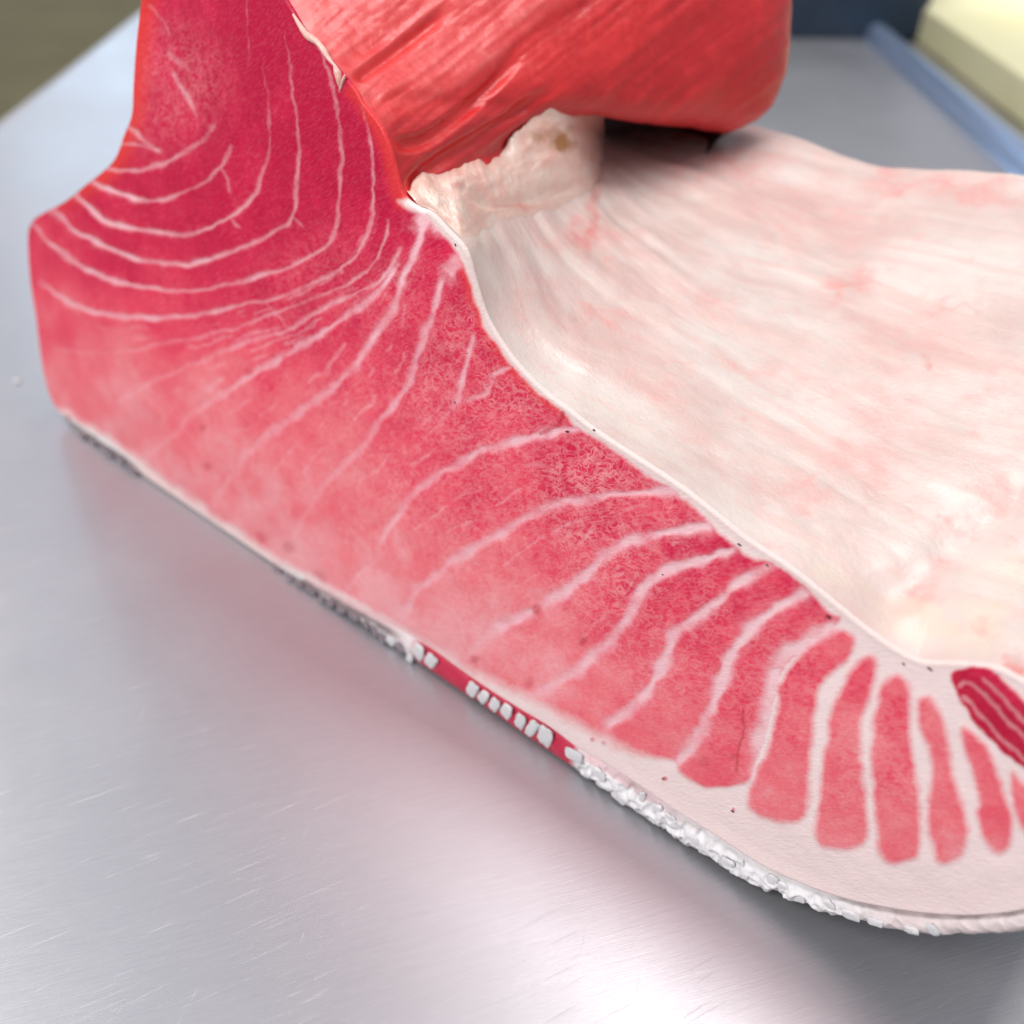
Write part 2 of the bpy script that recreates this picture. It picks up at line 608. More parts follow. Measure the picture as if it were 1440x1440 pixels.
def tub(parent):
    bm = bmesh.new()
    lo, hi, ih = (-0.16, 0.0), (0.17, 0.24), 0.16
    def ring_at(z, off):
        return [bm.verts.new((x, y, z)) for x, y in ((lo[0] - off, lo[1] - off), (hi[0] + off, lo[1] - off),
                                                    (hi[0] + off, hi[1] + off), (lo[0] - off, hi[1] + off))]
    rs = [ring_at(0.001, -0.012), ring_at(0.16, 0.0), ring_at(0.162, -0.004), ring_at(0.006, -0.016)]
    for a, b in zip(rs[:-1], rs[1:]):
        for k in range(4):
            bm.faces.new((a[k], a[(k + 1) % 4], b[(k + 1) % 4], b[k]))
    bm.faces.new(rs[0][::-1])
    bm.faces.new(rs[-1])
    me = bpy.data.meshes.new('body')
    bm.to_mesh(me)
    bm.free()
    me.materials.append(bin_m)
    o = bpy.data.objects.new('body', me)
    col.objects.link(o)
    o.parent = parent
    for x0, y0, x1, y1 in ((-0.168, -0.008, 0.178, 0.0), (-0.168, 0.24, 0.178, 0.248)):
        box_obj('lip', (x0, y0, 0.150), (x1, y1, 0.164), bin_m, parent, 0.003)


tub(bin_)

# ------------------------------------------------------------------ the block of tuna
tuna = tag(empty('tuna_block', tuple(A), YAW), 'large raw tuna belly block, marbled red cut face and pale belly membrane', 'tuna')
DEPTH = 0.212

EDGE_LEFT = [(250, -112), (215, -80), (200, -40), (197, 0), (190, 60), (186, 120), (184, 160), (173, 190), (161, 222),
             (145, 240), (120, 260), (90, 284), (62, 299), (44, 312), (38, 335), (42, 400), (50, 450), (56, 500),
             (66, 548), (82, 580)]
EDGE_LOW = [(100, 590), (143, 617), (187, 647), (233, 683), (283, 720), (333, 753), (383, 787), (433, 817), (480, 842),
            (523, 865), (567, 890), (613, 918), (640, 938), (680, 966), (727, 996), (773, 1024), (813, 1054),
            (847, 1073), (900, 1107), (956, 1146), (1012, 1181), (1069, 1218), (1125, 1244), (1181, 1264),
            (1237, 1277), (1294, 1286), (1350, 1290), (1399, 1288), (1440, 1282), (1520, 1262), (1600, 1215), (1645, 1150)]
EDGE_CAV = [(1640, 1095), (1590, 1040), (1520, 1000), (1440, 958), (1400, 938), (1345, 932), (1290, 928), (1230, 893),
            (1170, 845), (1110, 797), (1050, 757), (1000, 717), (960, 686), (915, 656), (870, 627), (830, 600),
            (800, 576), (765, 550), (730, 515), (702, 477), (682, 440), (667, 392), (655, 352), (630, 324), (607, 300)]
EDGE_TOP = [(585, 290), (567, 274), (558, 245), (548, 207), (533, 174), (510, 144), (497, 122), (470, 92), (433, 50),
            (413, 17), (400, -5), (378, -55), (345, -100), (300, -122)]

SECT_LEFT, SECT_LOW = section(spline(EDGE_LEFT, 4)), section(spline(EDGE_LOW, 4))
outline_px = spline(EDGE_LEFT + EDGE_LOW + EDGE_CAV + EDGE_TOP, 4, True)
outline = section(outline_px)

# myosepta: (points in the picture, width start/end, strength start/end, softness)
Z1 = lambda *a: [(x / 3, y / 3) for x, y in a]
Z2 = lambda *a: [(400 + x / 3, y / 3) for x, y in a]
Z8 = lambda *a: [(900 + x / 2.6667, 840 + y / 2.6667) for x, y in a]
SEAMS = [
    ([(160, 203), (187, 201), (213, 207), (222, 212)], 3, 3, .5, .4),
    ([(147, 237), (187, 239), (213, 235), (240, 226), (267, 208), (287, 194), (300, 175)], 4, 5, .8, .2),
    ([(126, 253), (153, 268), (187, 279), (213, 282), (247, 275), (277, 260), (300, 245), (315, 230), (324, 200)], 4, 4, .95, .25),
    ([(103, 272), (133, 298), (160, 314), (200, 324), (247, 330), (287, 322), (327, 303), (353, 283), (370, 247), (377, 215),
      (378, 160), (370, 90)], 5, 3, .95, .1),
    ([(72, 292), (100, 320), (140, 343), (187, 363), (240, 372), (287, 368), (327, 353), (367, 337), (397, 320), (412, 306),
      (418, 267), (420, 213), (413, 133), (408, 93), (395, 30)], 5, 3, .95, .12),
    ([(48, 314), (73, 347), (120, 377), (173, 397), (227, 408), (287, 408), (333, 397), (383, 383), (427, 365), (457, 348),
      (470, 320), (477, 290), (480, 233), (478, 187), (472, 140), (455, 80), (438, 35)], 5, 3, .95, .2),
    ([(53, 398), (100, 430), (153, 440), (213, 447), (273, 442), (333, 430), (400, 415), (455, 392), (497, 363), (514, 335),
      (525, 293), (527, 240), (518, 180), (508, 150)], 5, 3, .8, .3),
    ([(70, 492), (133, 497), (187, 492), (233, 483), (280, 475), (333, 460), (367, 450), (413, 431), (467, 410), (513, 382),
      (535, 350), (548, 310)], 4, 3, .35, .4),
    ([(147, 568), (173, 560), (213, 537), (253, 520), (300, 500), (347, 480), (397, 468), (413, 459), (453, 434), (500, 414),
      (543, 385), (565, 350)], 6, 4, .3, .6),
    ([(208, 640), (247, 607), (267, 583), (293, 567), (333, 540), (353, 527), (393, 507), (433, 480), (477, 452), (512, 428),
      (540, 400), (560, 370)], 8, 6, .35, .8),
    ([(298, 716), (313, 687), (333, 657), (357, 630), (393, 600), (430, 574), (465, 548), (503, 510), (515, 485), (545, 447),
      (559, 420), (570, 385), (588, 350), (597, 317), (600, 300)], 9, 8, .35, 1.0),
    ([(408, 765), (437, 712), (467, 667), (507, 630), (527, 597), (560, 560), (580, 533), (583, 512), (593, 483), (610, 443),
      (620, 405), (628, 385)], 9, 6, .3, .8),
    ([(533, 765), (553, 733), (580, 699), (613, 671), (660, 643), (713, 623), (753, 613), (787, 607), (822, 601)], 8, 9, .5, .9),
    ([(566, 865), (593, 827), (627, 797), (667, 770), (707, 750), (740, 728), (787, 708), (860, 697), (945, 690), (968, 694)], 10, 8, .5, 1.0),
    ([(645, 930), (680, 898), (727, 870), (748, 862)], 8, 13, .4, .9),
    ([(766, 853), (807, 821), (836, 795), (875, 764), (930, 749), (1005, 740)], 12, 10, .9, .95),
    ([(758, 975), (800, 949), (842, 915), (869, 888), (889, 858), (906, 827), (932, 806), (978, 791), (1035, 769)], 12, 9, .75, .95),
    ([(850, 1026), (907, 975), (938, 920), (952, 888), (978, 867), (1009, 844), (1049, 813), (1085, 797)], 13, 9, .75, .95),
    ([(950, 1078), (990, 1022), (1012, 966), (1024, 930), (1050, 889), (1088, 859), (1135, 833)], 13, 13, .9, .95),
    ([(1056, 1115), (1066, 1085), (1072, 1027), (1087, 964), (1096, 934), (1132, 904), (1178, 880)], 16, 17, 1, 1),
    ([(637, 574), (647, 557), (657, 510), (668, 470)], 6, 4, .8, .6),
    ([(565, 640), (610, 605), (645, 566), (680, 557), (692, 540), (690, 530), (713, 517), (728, 512)], 4, 4, .2, .5),
    ([(488, 832), (517, 793)], 7, 4, .5, .35),
    ([(633, 384), (640, 372), (650, 352)], 17, 9, .75, .6),
    ([(592, 318), (606, 300), (620, 322)], 16, 14, .9, .9),
    ([(240, 105), (262, 135), (275, 165)], 5, 3, .55, .25),
    ([(232, 75), (262, 100)], 6, 4, .4, .2),
    ([(205, 5), (240, 52)], 4, 3, .35, .2),
    ([(180, 178), (222, 212)], 3, 4, .5, .7),
    ([(300, 238), (316, 244), (322, 270)], 3, 3, .3, .2),
    ([(322, 302), (340, 322)], 4, 3, .35, .2),
    ([(413, 306), (432, 322)], 3, 3, .35, .1),
    ([(405, 462), (375, 425), (360, 405)], 3, 2, .35, .1),
    ([(345, 115), (350, 30), (330, -60)], 3, 3, .15, .12),
]
PETALS = [
    Z8((802, 165), (780, 142), (740, 130), (660, 175), (590, 235), (535, 325), (505, 460), (475, 600), (425, 690), (402, 775), (440, 810),
       (540, 835), (615, 812), (632, 690), (648, 500), (668, 345), (730, 272), (790, 205)),
    Z8((880, 262), (855, 232), (800, 265), (740, 380), (712, 500), (692, 660), (672, 800), (662, 890), (700, 930), (790, 936), (845, 900),
       (842, 760), (830, 620), (830, 480), (862, 360)),
    Z8((1002, 335), (965, 292), (915, 325), (890, 420), (872, 560), (880, 700), (890, 850), (905, 955), (960, 990), (1035, 970), (1058, 870),
       (1040, 700), (1012, 560), (1006, 430)),
    Z8((1120, 415), (1080, 372), (1045, 398), (1062, 500), (1100, 620), (1092, 760), (1096, 900), (1122, 975), (1175, 988), (1222, 935),
       (1222, 830), (1180, 700), (1150, 560)),
    Z8((1242, 508), (1205, 490), (1222, 580), (1268, 720), (1280, 850), (1312, 935), (1365, 945), (1393, 850), (1350, 700), (1290, 560)),
    Z8((1425, 690), (1395, 660), (1400, 740), (1422, 840), (1470, 900), (1520, 880), (1520, 790), (1470, 720)),
    Z8((1560, 760), (1530, 720), (1560, 830), (1610, 870), (1640, 830), (1610, 770)),
]
DARK_MUSCLE = Z8((1168, 290), (1215, 262), (1270, 256), (1325, 268), (1390, 335), (1470, 420), (1600, 560), (1720, 660), (1700, 740),
                 (1580, 720), (1440, 645), (1320, 535), (1245, 450), (1190, 360))
DARK_LINES = [Z8((1200, 330), (1230, 320), (1300, 370), (1400, 480), (1540, 620)),
              Z8((1215, 375), (1280, 440), (1380, 550), (1480, 640)),
              Z8((1290, 300), (1360, 370), (1460, 480), (1580, 600))]
# where the red muscle ends towards belly fat and membrane
LEAN_AREA = ([(340, -150), (180, -150), (170, 150), (20, 290), (25, 400), (60, 560), (90, 578)] +
             [(140, 608), (230, 672), (330, 744), (430, 808), (520, 857), (600, 902), (650, 934), (700, 960), (760, 985), (800, 1010),
              (850, 1038), (900, 1062), (948, 1068), (956, 1086), (1000, 1108), (1045, 1102), (1060, 1075), (1075, 1020),
              (1095, 950), (1130, 910), (1180, 872)] +
             [(1165, 862), (1136, 830), (1110, 808), (1082, 793), (1050, 780), (1030, 765), (1006, 745), (992, 728), (955, 697), (920, 674), (876, 644),
              (836, 615), (810, 602), (789, 578), (758, 552), (724, 518), (696, 480), (676, 442), (661, 395), (647, 360), (632, 338), (612, 318),
              (596, 305), (560, 280), (600, 240), (500, -100)])
PALE = [(300, 50, 0.0), (450, 150, .03), (520, 250, .03), (260, 250, .06), (225, 90, .28), (250, 150, .2), (150, 300, .10), (60, 350, .28), (200, 340, .08),
        (250, 395, .24), (100, 480, .66), (250, 500, .52), (150, 570, .80), (400, 430, .18), (480, 400, .15), (520, 440, .26), (600, 420, .2), (640, 470, .2),
        (700, 560, .25), (450, 560, .44), (300, 620, .74), (350, 740, .86), (450, 680, .66), (550, 620, .42), (600, 700, .5), (500, 800, .88),
        (600, 870, .85), (700, 650, .36), (750, 640, .3), (850, 640, .24), (800, 720, .42), (900, 720, .26), (970, 720, .14), (700, 800, .64),
        (850, 820, .48), (950, 770, .28), (1015, 770, .14), (750, 920, .68), (850, 960, .6), (950, 850, .36), (1060, 830, .2), (900, 1030, .68),
        (1000, 950, .44), (1100, 880, .3), (1000, 1085, .62), (1080, 1000, .46), (1150, 930, .46), (1090, 1130, .72), (1170, 1150, .7), (1190, 960, .5),
        (1250, 1150, .66), (1255, 1000, .5), (1320, 1150, .6), (1310, 1010, .58), (1390, 1100, .55), (300, 180, .05), (340, 300, .08),
        (350, 90, -.06), (420, 240, -.02), (330, -40, 0), (700, 960, .8)]

# points of the cut face -------------------------------------------------------------
umin, vmin = outline.min(0) - 0.002
umax, vmax = outline.max(0) + 0.002
us = [umin]
while us[-1] < umax:
    f = (us[-1] - umin) / (umax - umin)
    us.append(us[-1] + 0.00070 - 0.00032 * f)
us = np.array(us)
vs = np.arange(vmin, vmax, 0.00048)
NU, NV = len(us), len(vs)
UV = np.stack(np.meshgrid(us, vs, indexing='ij'), -1)
flat = UV.reshape(-1, 2)
ins = inside(flat, outline).reshape(NU, NV)
cell = ins[:-1, :-1] | ins[1:, :-1] | ins[1:, 1:] | ins[:-1, 1:]
cell &= (ins[:-1, :-1].astype(int) + ins[1:, :-1] + ins[1:, 1:] + ins[:-1, 1:]) >= 2
used = np.zeros((NU, NV), bool)
for a in (0, 1):
    for b in (0, 1):
        used[a:NU - 1 + a, b:NV - 1 + b] |= cell
ids = np.flatnonzero(used.ravel())
Puv = flat[ids].copy()
closed = np.vstack([outline, outline[:1]])
# distance to the outline, and corners of the boundary cells drawn onto it
cnt = np.zeros((NU, NV), int)
for a in (0, 1):
    for b in (0, 1):
        cnt[a:NU - 1 + a, b:NV - 1 + b] += cell
bnd = (cnt.ravel()[ids] < 4)
dist_e = np.full(len(Puv), 1.0)
out_d = np.zeros((len(Puv), 2))
area2 = np.sum(outline[:, 0] * np.roll(outline[:, 1], -1) - np.roll(outline[:, 0], -1) * outline[:, 1])
orient = 1.0 if area2 > 0 else -1.0
for k in range(len(closed) - 1):
    a, b = closed[k], closed[k + 1]
    near = np.flatnonzero((np.abs(Puv[:, 0] - (a[0] + b[0]) / 2) < abs(a[0] - b[0]) / 2 + 0.006) &
                          (np.abs(Puv[:, 1] - (a[1] + b[1]) / 2) < abs(a[1] - b[1]) / 2 + 0.006))
    if len(near) == 0:
        continue
    d = b - a
    l2 = d @ d
    if l2 < 1e-14:
        continue
    q = Puv[near] - a
    t = np.clip((q @ d) / l2, 0, 1)
    dd = np.linalg.norm(q - t[:, None] * d, axis=1)
    cl_m = dd < dist_e[near]
    dist_e[near[cl_m]] = dd[cl_m]
    out_d[near[cl_m]] = np.array([d[1], -d[0]]) * orient / math.sqrt(l2)
snap = Puv[bnd].copy()
bd = np.full(len(snap), 1e9)
for k in range(len(closed) - 1):
    a, b = closed[k], closed[k + 1]
    d = b - a
    l2 = d @ d
    if l2 < 1e-14:
        continue
    q = flat[ids][bnd] - a
    t = np.clip((q @ d) / l2, 0, 1)
    c = a + t[:, None] * d
    dd = np.linalg.norm(flat[ids][bnd] - c, axis=1)
    m = dd < bd
    bd[m] = dd[m]
    snap[m] = c[m]
Puv[bnd] = snap
dist_e[bnd] = 0.0
Ppx = project(to_world(lift(Puv, 0.0)))

# fields of the cut face, measured in picture pixels ------------------------------------
warp = np.stack([fbm(Ppx / 22, 3, 2), fbm(Ppx / 22, 9, 2)], 1) - 0.5
Q = Ppx + warp * 7
warp2 = np.stack([fbm(Ppx / 7, 31, 2), fbm(Ppx / 7, 39, 2)], 1) - 0.5
Q2 = Q + warp2 * 1.4
seam_val = np.zeros(len(Q))
seam_id = np.full(len(Q), -1)
wid_n = fbm(Ppx / 24, 17, 2)
str_n = fbm(Ppx / 26, 23, 2)
for sid, (pts, w0, w1, s0, s1) in enumerate(SEAMS):
    L = spline(pts, 3)
    lo, hi = L.min(0) - 40, L.max(0) + 40
    m = np.flatnonzero(np.all((Q2 > lo) & (Q2 < hi), 1))
    if len(m) == 0:
        continue
    d, s = seg_dist(Q2[m], L)
    w = (w0 + (w1 - w0) * s) * (0.26 + 0.90 * wid_n[m])
    k = s0 + (s1 - s0) * s
    k = np.clip(k * (0.36 + 1.0 * str_n[m]), 0, 0.92)
    if s0 < 0.5:
        k = k * (0.55 + 0.45 * sstep(0.1, 0.6, s))
    endf = sstep(0.0, 0.04, s) * 0.6 + 0.4
    endf *= sstep(1.0, 0.97, s) * 0.6 + 0.4
    val = (1 - sstep(0.15, 1.5, d / w)) * k * endf + 0.16 * k * (1 - sstep(0.5, 4.0, d / w))
    up = val > seam_val[m]
    seam_val[m[up]] = val[up]
    seam_id[m[up & (val > 0.42)]] = sid
# faint lines half way between the main ones
for a_, b_ in ((6, 7), (7, 8), (8, 9), (9, 10), (10, 11), (11, 12), (12, 13), (13, 15), (15, 16)):
    for f_ in (0.36, 0.66):
        L = resample(spline(SEAMS[a_][0], 3), 40) * (1 - f_) + resample(spline(SEAMS[b_][0], 3), 40) * f_
        lo, hi = L.min(0) - 20, L.max(0) + 20
        m = np.flatnonzero(np.all((Q2 > lo) & (Q2 < hi), 1))
        d, s = seg_dist(Q2[m] + warp[m] * 6, L)
        br = sstep(0.50, 0.62, fbm(Ppx[m] / 34, 140 + a_ + int(f_ * 10), 2))
        val = 0.30 * br * (1 - sstep(0.5, 4.0, d)) * np.sin(np.pi * np.clip(s, 0, 1))
        seam_val[m] = np.maximum(seam_val[m], val)
lean_d = np.full(len(Q), 1e9)
pol = spline(LEAN_AREA, 3, True)
pol = np.vstack([pol, pol[:1]])
right = Ppx[:, 0] > -50
dl, _ = seg_dist(Q, pol)
sd = np.where(inside(Q, pol[:-1]), -dl, dl)
soft = 5 + 5 * sstep(600, 300, Ppx[:, 0]) * 1.0
soft = soft + 9 * sstep(980, 850, Ppx[:, 0]) * sstep(800, 950, Ppx[:, 1])
layer_val = sstep(-soft, soft, sd)
petal_id = np.full(len(Q), -1)
for pid, poly in enumerate(PETALS):
    L = spline(poly, 3, True)
    lo, hi = L.min(0) - 25, L.max(0) + 25
    m = np.flatnonzero(np.all((Q > lo) & (Q < hi), 1))
    if len(m) == 0:
        continue
    d, _ = seg_dist(Q[m], np.vstack([L, L[:1]]))
    i_ = inside(Q[m], L)
    sd = np.where(i_, -d, d)
    layer_val[m] = np.minimum(layer_val[m], sstep(-6.0, 9.0, sd))
    petal_id[m[i_]] = pid
    seam_val[m] = np.minimum(seam_val[m], sstep(-6.0, 9.0, sd))
dm = np.zeros(len(Q))
L = spline(DARK_MUSCLE, 3, True)
m = np.flatnonzero(Q[:, 0] > 1300)
d, _ = seg_dist(Q[m], np.vstack([L, L[:1]]))
i_ = inside(Q[m], L)
sd = np.where(i_, -d, d)
dm[m] = 1 - sstep(-3, 3, sd)
layer_val[m] = np.minimum(layer_val[m], 1 - dm[m])
dlines = np.zeros(len(Q))
for ln in DARK_LINES:
    d, _ = seg_dist(Q[m], spline(ln, 3))
    dlines[m] = np.maximum(dlines[m], (1 - sstep(0.5, 4.5, d)) * 0.40)
dark_in = np.zeros(len(Q), bool)
dark_in[m[i_]] = True
seam_val = np.where(dm > 0.02, np.maximum(seam_val * (1 - dm), dlines * dm), seam_val)
fat = np.clip(np.maximum(seam_val, layer_val), 0, 1)
layer = np.where(layer_val > seam_val, 1.0, 0.35 * sstep(800, 1100, Ppx[:, 0]))
num = np.zeros(len(Q))
den = np.zeros(len(Q)) + 1e-12
for x, y, p in PALE:
    g = np.exp(-((Q[:, 0] - x) ** 2 + (Q[:, 1] - y) ** 2) / (2 * 75.0 ** 2)) + 1e-7
    num += g * p
    den += g
pale = num / den
patch = fbm(Ppx / 60, 51, 3) - 0.5
pale = pale + patch * 0.35 * sstep(0.0, 0.4, pale)
pale *= 1 - 0.8 * dm
# bruised red spots low on the face
deep = np.zeros(len(Q))
for x, y, r, k in ((752, 860, 11, .5), (816, 902, 10, .5), (284, 602, 9, .35), (296, 655, 10, .35), (405, 770, 12, .35),
                   (370, 755, 14, .25), (668, 925, 9, .45), (745, 960, 10, .3), (835, 1040, 6, .6), (933, 1094, 5, .8), (1032, 1141, 5, .8),
                   (448, 812, 16, .3), (350, 520, 9, .25), (1033, 1065, 9, .35), (990, 1070, 12, .2), (848, 1045, 5, .5)):
    d = np.hypot(Q2[:, 0] - x, Q2[:, 1] - y)
    deep = np.maximum(deep, k * (1 - sstep(0.25, 1.0, d / r)))
crack, _ = seg_dist(Q2, np.array([(1043, 1000), (1045, 1030), (1038, 1060), (1036, 1085)]))
deep = np.maximum(deep, 0.5 * (1 - sstep(0.5, 3.5, crack)))
d, _ = seg_dist(Q2, np.array([(790, 580), (783, 600), (760, 609)]))
deep = np.maximum(deep, 0.6 * (1 - sstep(1, 6, d)))
deep = np.maximum(deep, 0.45 * dm * (1 - dlines))
dw, _ = seg_dist(Q2, np.array([(1376, 938), (1400, 945), (1445, 1000), (1550, 1090)]))
deep = deep * (1 - 0.8 * dm * (1 - sstep(6, 20, dw)))
fat = fat * (1 - np.where(deep > 0.35, deep, 0) * (1 - dm))
marble = np.zeros(len(Q))
for x, y, r, k in ((700, 600, 90, .7), (620, 560, 90, .6), (760, 560, 60, .7), (860, 660, 80, 1.0), (800, 680, 90, .8), (560, 700, 110, .6), (850, 780, 120, .8), (700, 720, 110, .6),
                   (950, 730, 50, .8), (650, 480, 70, .6), (700, 540, 50, .7), (950, 900, 130, .5), (1090, 960, 130, .45), (700, 860, 110, .45), (480, 560, 90, .35), (450, 420, 100, .25),
                   (1250, 1060, 140, .45), (350, 600, 120, .3), (230, 120, 90, .35), (550, 420, 60, .4)):
    d = np.hypot(Ppx[:, 0] - x, Ppx[:, 1] - y)
    marble = np.maximum(marble, 1.25 * k * (1 - sstep(0.3, 1.5, d / r)))
marble *= 0.55 + 0.9 * fbm(Ppx / 40, 71, 2)
marble *= 1 - dm
# bright red rims; on the left, light through thin flesh painted into the colour
edge_a = spline(EDGE_LEFT[3:14], 3)
d, _ = seg_dist(Ppx, edge_a)
warm = 0.75 * (1 - sstep(2, 34, d)) * sstep(320, 250, Ppx[:, 1])
edge_b = np.array([(655, 362), (667, 400), (684, 446), (704, 482), (732, 520), (767, 554), (800, 580)])
d, _ = seg_dist(Q, edge_b)
warm = np.maximum(warm, 0.6 * (1 - sstep(3, 22, d)))
edge_c = np.array([(500, 128), (535, 176), (552, 215), (563, 262), (567, 280)])
d, _ = seg_dist(Q, edge_c)
warm = np.maximum(warm, 0.65 * (1 - sstep(3, 22, d)))

d, _ = seg_dist(Ppx, spline([(607, 300)] + EDGE_CAV[::-1][1:], 2))
rimw = (1 - sstep(2, 13, d)) * sstep(-0.02, 0.02, fat - 0.5) * 0.95
# relief of the cut: a slow wave, seams a hair lower, rounded rim
relief = 0.0011 * (fbm(Puv / 0.05, 61, 2) - 0.5) * 2 - 0.00028 * fat
relief += 0.00035 * (fbm(Puv / 0.008, 67, 2) - 0.5)
R = 0.0010
e = np.clip(dist_e / R, 0, 1)
back = R * (1 - np.sqrt(1 - (1 - e) ** 2)) - relief * np.clip(dist_e / 0.006, 0, 1)
V3 = lift(Puv, back)

# normals over the whole face, shared by its pieces
index = np.full(NU * NV, -1)
index[ids] = np.arange(len(ids))
index = index.reshape(NU, NV)
ci, cj = np.nonzero(cell)
quads = np.stack([index[ci, cj], index[ci + 1, cj], index[ci + 1, cj + 1], index[ci, cj + 1]], 1)
fn_ = np.cross(V3[quads[:, 2]] - V3[quads[:, 0]], V3[quads[:, 3]] - V3[quads[:, 1]])
vn = np.zeros_like(V3)
for k in range(4):
    np.add.at(vn, quads[:, k], fn_)
vn /= np.linalg.norm(vn, axis=1, keepdims=True) + 1e-20

sn = np.clip(1 - dist_e / R, 0, 1)
nb_ = np.stack([np.zeros(len(V3)), np.full(len(V3), -CT), np.full(len(V3), ST)], 1)
od = np.stack([out_d[:, 0], out_d[:, 1] * ST, out_d[:, 1] * CT], 1)
rimn = nb_ * np.sqrt(1 - np.minimum(sn, 0.97) ** 2)[:, None] + od * np.minimum(sn, 0.97)[:, None]
mixr = sstep(1.6, 1.0, dist_e / R)[:, None]
vn = vn * (1 - mixr) + rimn * mixr
vn /= np.linalg.norm(vn, axis=1, keepdims=True) + 1e-20

# pieces: muscle segments between the seams, the seams themselves, the belly fat
CUTS = [([(20, 270)] + SEAMS[2][0] + [(330, 150), (338, 60), (330, -140)]),
        ([(40, 270)] + SEAMS[4][0] + [(380, -60), (370, -150)]),
        ([(30, 290)] + SEAMS[5][0] + [(420, 0), (400, -60)]),
        ([(20, 370)] + SEAMS[6][0] + [(495, 110)]),
        ([(20, 490)] + SEAMS[7][0] + [(556, 270), (552, 200)]),
        ([(90, 640)] + SEAMS[8][0] + [(580, 320), (590, 270)]),
        ([(170, 690)] + SEAMS[9][0] + [(585, 330), (592, 270)]),
        ([(270, 790)] + SEAMS[10][0] + [(608, 270)]),
        ([(370, 840)] + SEAMS[11][0] + [(640, 372), (660, 330)]),
        ([(470, 900)] + SEAMS[12][0] + [(850, 580)]),
        ([(520, 930)] + SEAMS[13][0] + [(1000, 670)]),
        ([(600, 980)] + SEAMS[14][0] + SEAMS[15][0] + [(1050, 720)]),
        ([(720, 1030)] + SEAMS[16][0] + [(1070, 740)]),
        ([(810, 1080)] + SEAMS[17][0] + [(1120, 770)]),
        ([(920, 1140)] + SEAMS[18][0] + [(1180, 800)])]
cen = Q2[quads].mean(1)
cfat_layer = (layer_val[quads].mean(1) > 0.5) & (np.all(petal_id[quads] < 0, 1))
cseam = seam_id[quads[:, 0]]
cseam = np.where(seam_val[quads].mean(1) > 0.42, cseam, -1)
cpet = petal_id[quads[:, 0]]
cdark = dark_in[quads[:, 0]]


def side(P, line):
    """which side of an open polyline that crosses the whole face"""
    L = np.array(line, float)
    best = np.full(len(P), 1e18)
    sg = np.zeros(len(P))
    for k in range(len(L) - 1):
        a, b = L[k], L[k + 1]
        d_ = b - a
        l2 = d_ @ d_
        if l2 < 1e-9:
            continue
        qx = P - a
        t = np.clip((qx @ d_) / l2, 0, 1)
        r = qx - t[:, None] * d_
        dd = np.einsum('ij,ij->i', r, r)
        cr = d_[0] * qx[:, 1] - d_[1] * qx[:, 0]
        m_ = dd < best - 1e-9
        best[m_] = dd[m_]
        sg[m_] = cr[m_]
    return sg > 0


seg = np.zeros(len(quads), int)
for ln in CUTS:
    seg += side(cen, ln)
mott = fbm(Puv / 0.012, 77, 3) - 0.5
pale = pale * 1.12 + mott * 0.24
ATTR = dict(rimw=rimw, pale=pale, fat=fat, layer=layer, marble=marble, warm=warm, deep=deep)


def piece(name, mask, label=None):
    f = quads[mask]
    if len(f) == 0:
        return None
    u, inv = np.unique(f, return_inverse=True)
    o = mesh_obj(name, V3[u], inv.reshape(-1, 4), MEAT, tuna, {k: a[u] for k, a in ATTR.items()}, True, vn[u])
    if label:
        o['label'] = label
    return o


def components(mask):
    lab = np.full((NU - 1, NV - 1), -1)
    todo = np.zeros((NU - 1, NV - 1), bool)
    todo[ci[mask], cj[mask]] = True
    out, n = [], 0
    for a0, b0 in zip(ci[mask], cj[mask]):
        if not todo[a0, b0]:
            continue
        todo[a0, b0] = False
        st_ = [(a0, b0)]
        size = 0
        while st_:
            a, b = st_.pop()
            lab[a, b] = n
            size += 1
            for x_, y_ in ((a + 1, b), (a - 1, b), (a, b + 1), (a, b - 1)):
                if 0 <= x_ < NU - 1 and 0 <= y_ < NV - 1 and todo[x_, y_]:
                    todo[x_, y_] = False
                    st_.append((x_, y_))
        out.append(size)
        n += 1
    return lab[ci, cj], out


is_fat = cfat_layer & ~cdark
piece('fat_layer', is_fat, 'pale pink belly fat around the muscle segments')
piece('dark_muscle', cdark & ~is_fat, 'dark red streaked muscle at the belly end')
rest = ~is_fat & ~cdark
for pid in range(len(PETALS)):
    mk = rest & (cpet == pid)
    piece('muscle_segment', mk)
    rest &= ~mk
for sid in range(len(SEAMS)):
    mk = rest & (cseam == sid)
    lab, sizes = components(mk)
    for n, size in enumerate(sizes):
        if size > 60:
            piece('fat_seam', lab == n)
            rest &= ~(lab == n)
for s in range(len(CUTS) + 1):
    piece('muscle_segment', rest & (seg == s))

# ------------------------------------------------------------------ belly membrane (floor of the cavity)
near_px = [(585, 290)] + EDGE_CAV[::-1]
far_px = [(870, 168), (955, 172), (1030, 172), (1064, 175), (1120, 192), (1180, 217), (1235, 235), (1300, 239), (1370, 241), (1440, 247), (1520, 262), (1600, 290),
          (1680, 340), (1720, 400)]
NT_, NW_ = 420, 260
near = resample(section(spline(near_px, 4)), NT_)
far = resample(section(spline(far_px, 5), DEPTH), NT_)
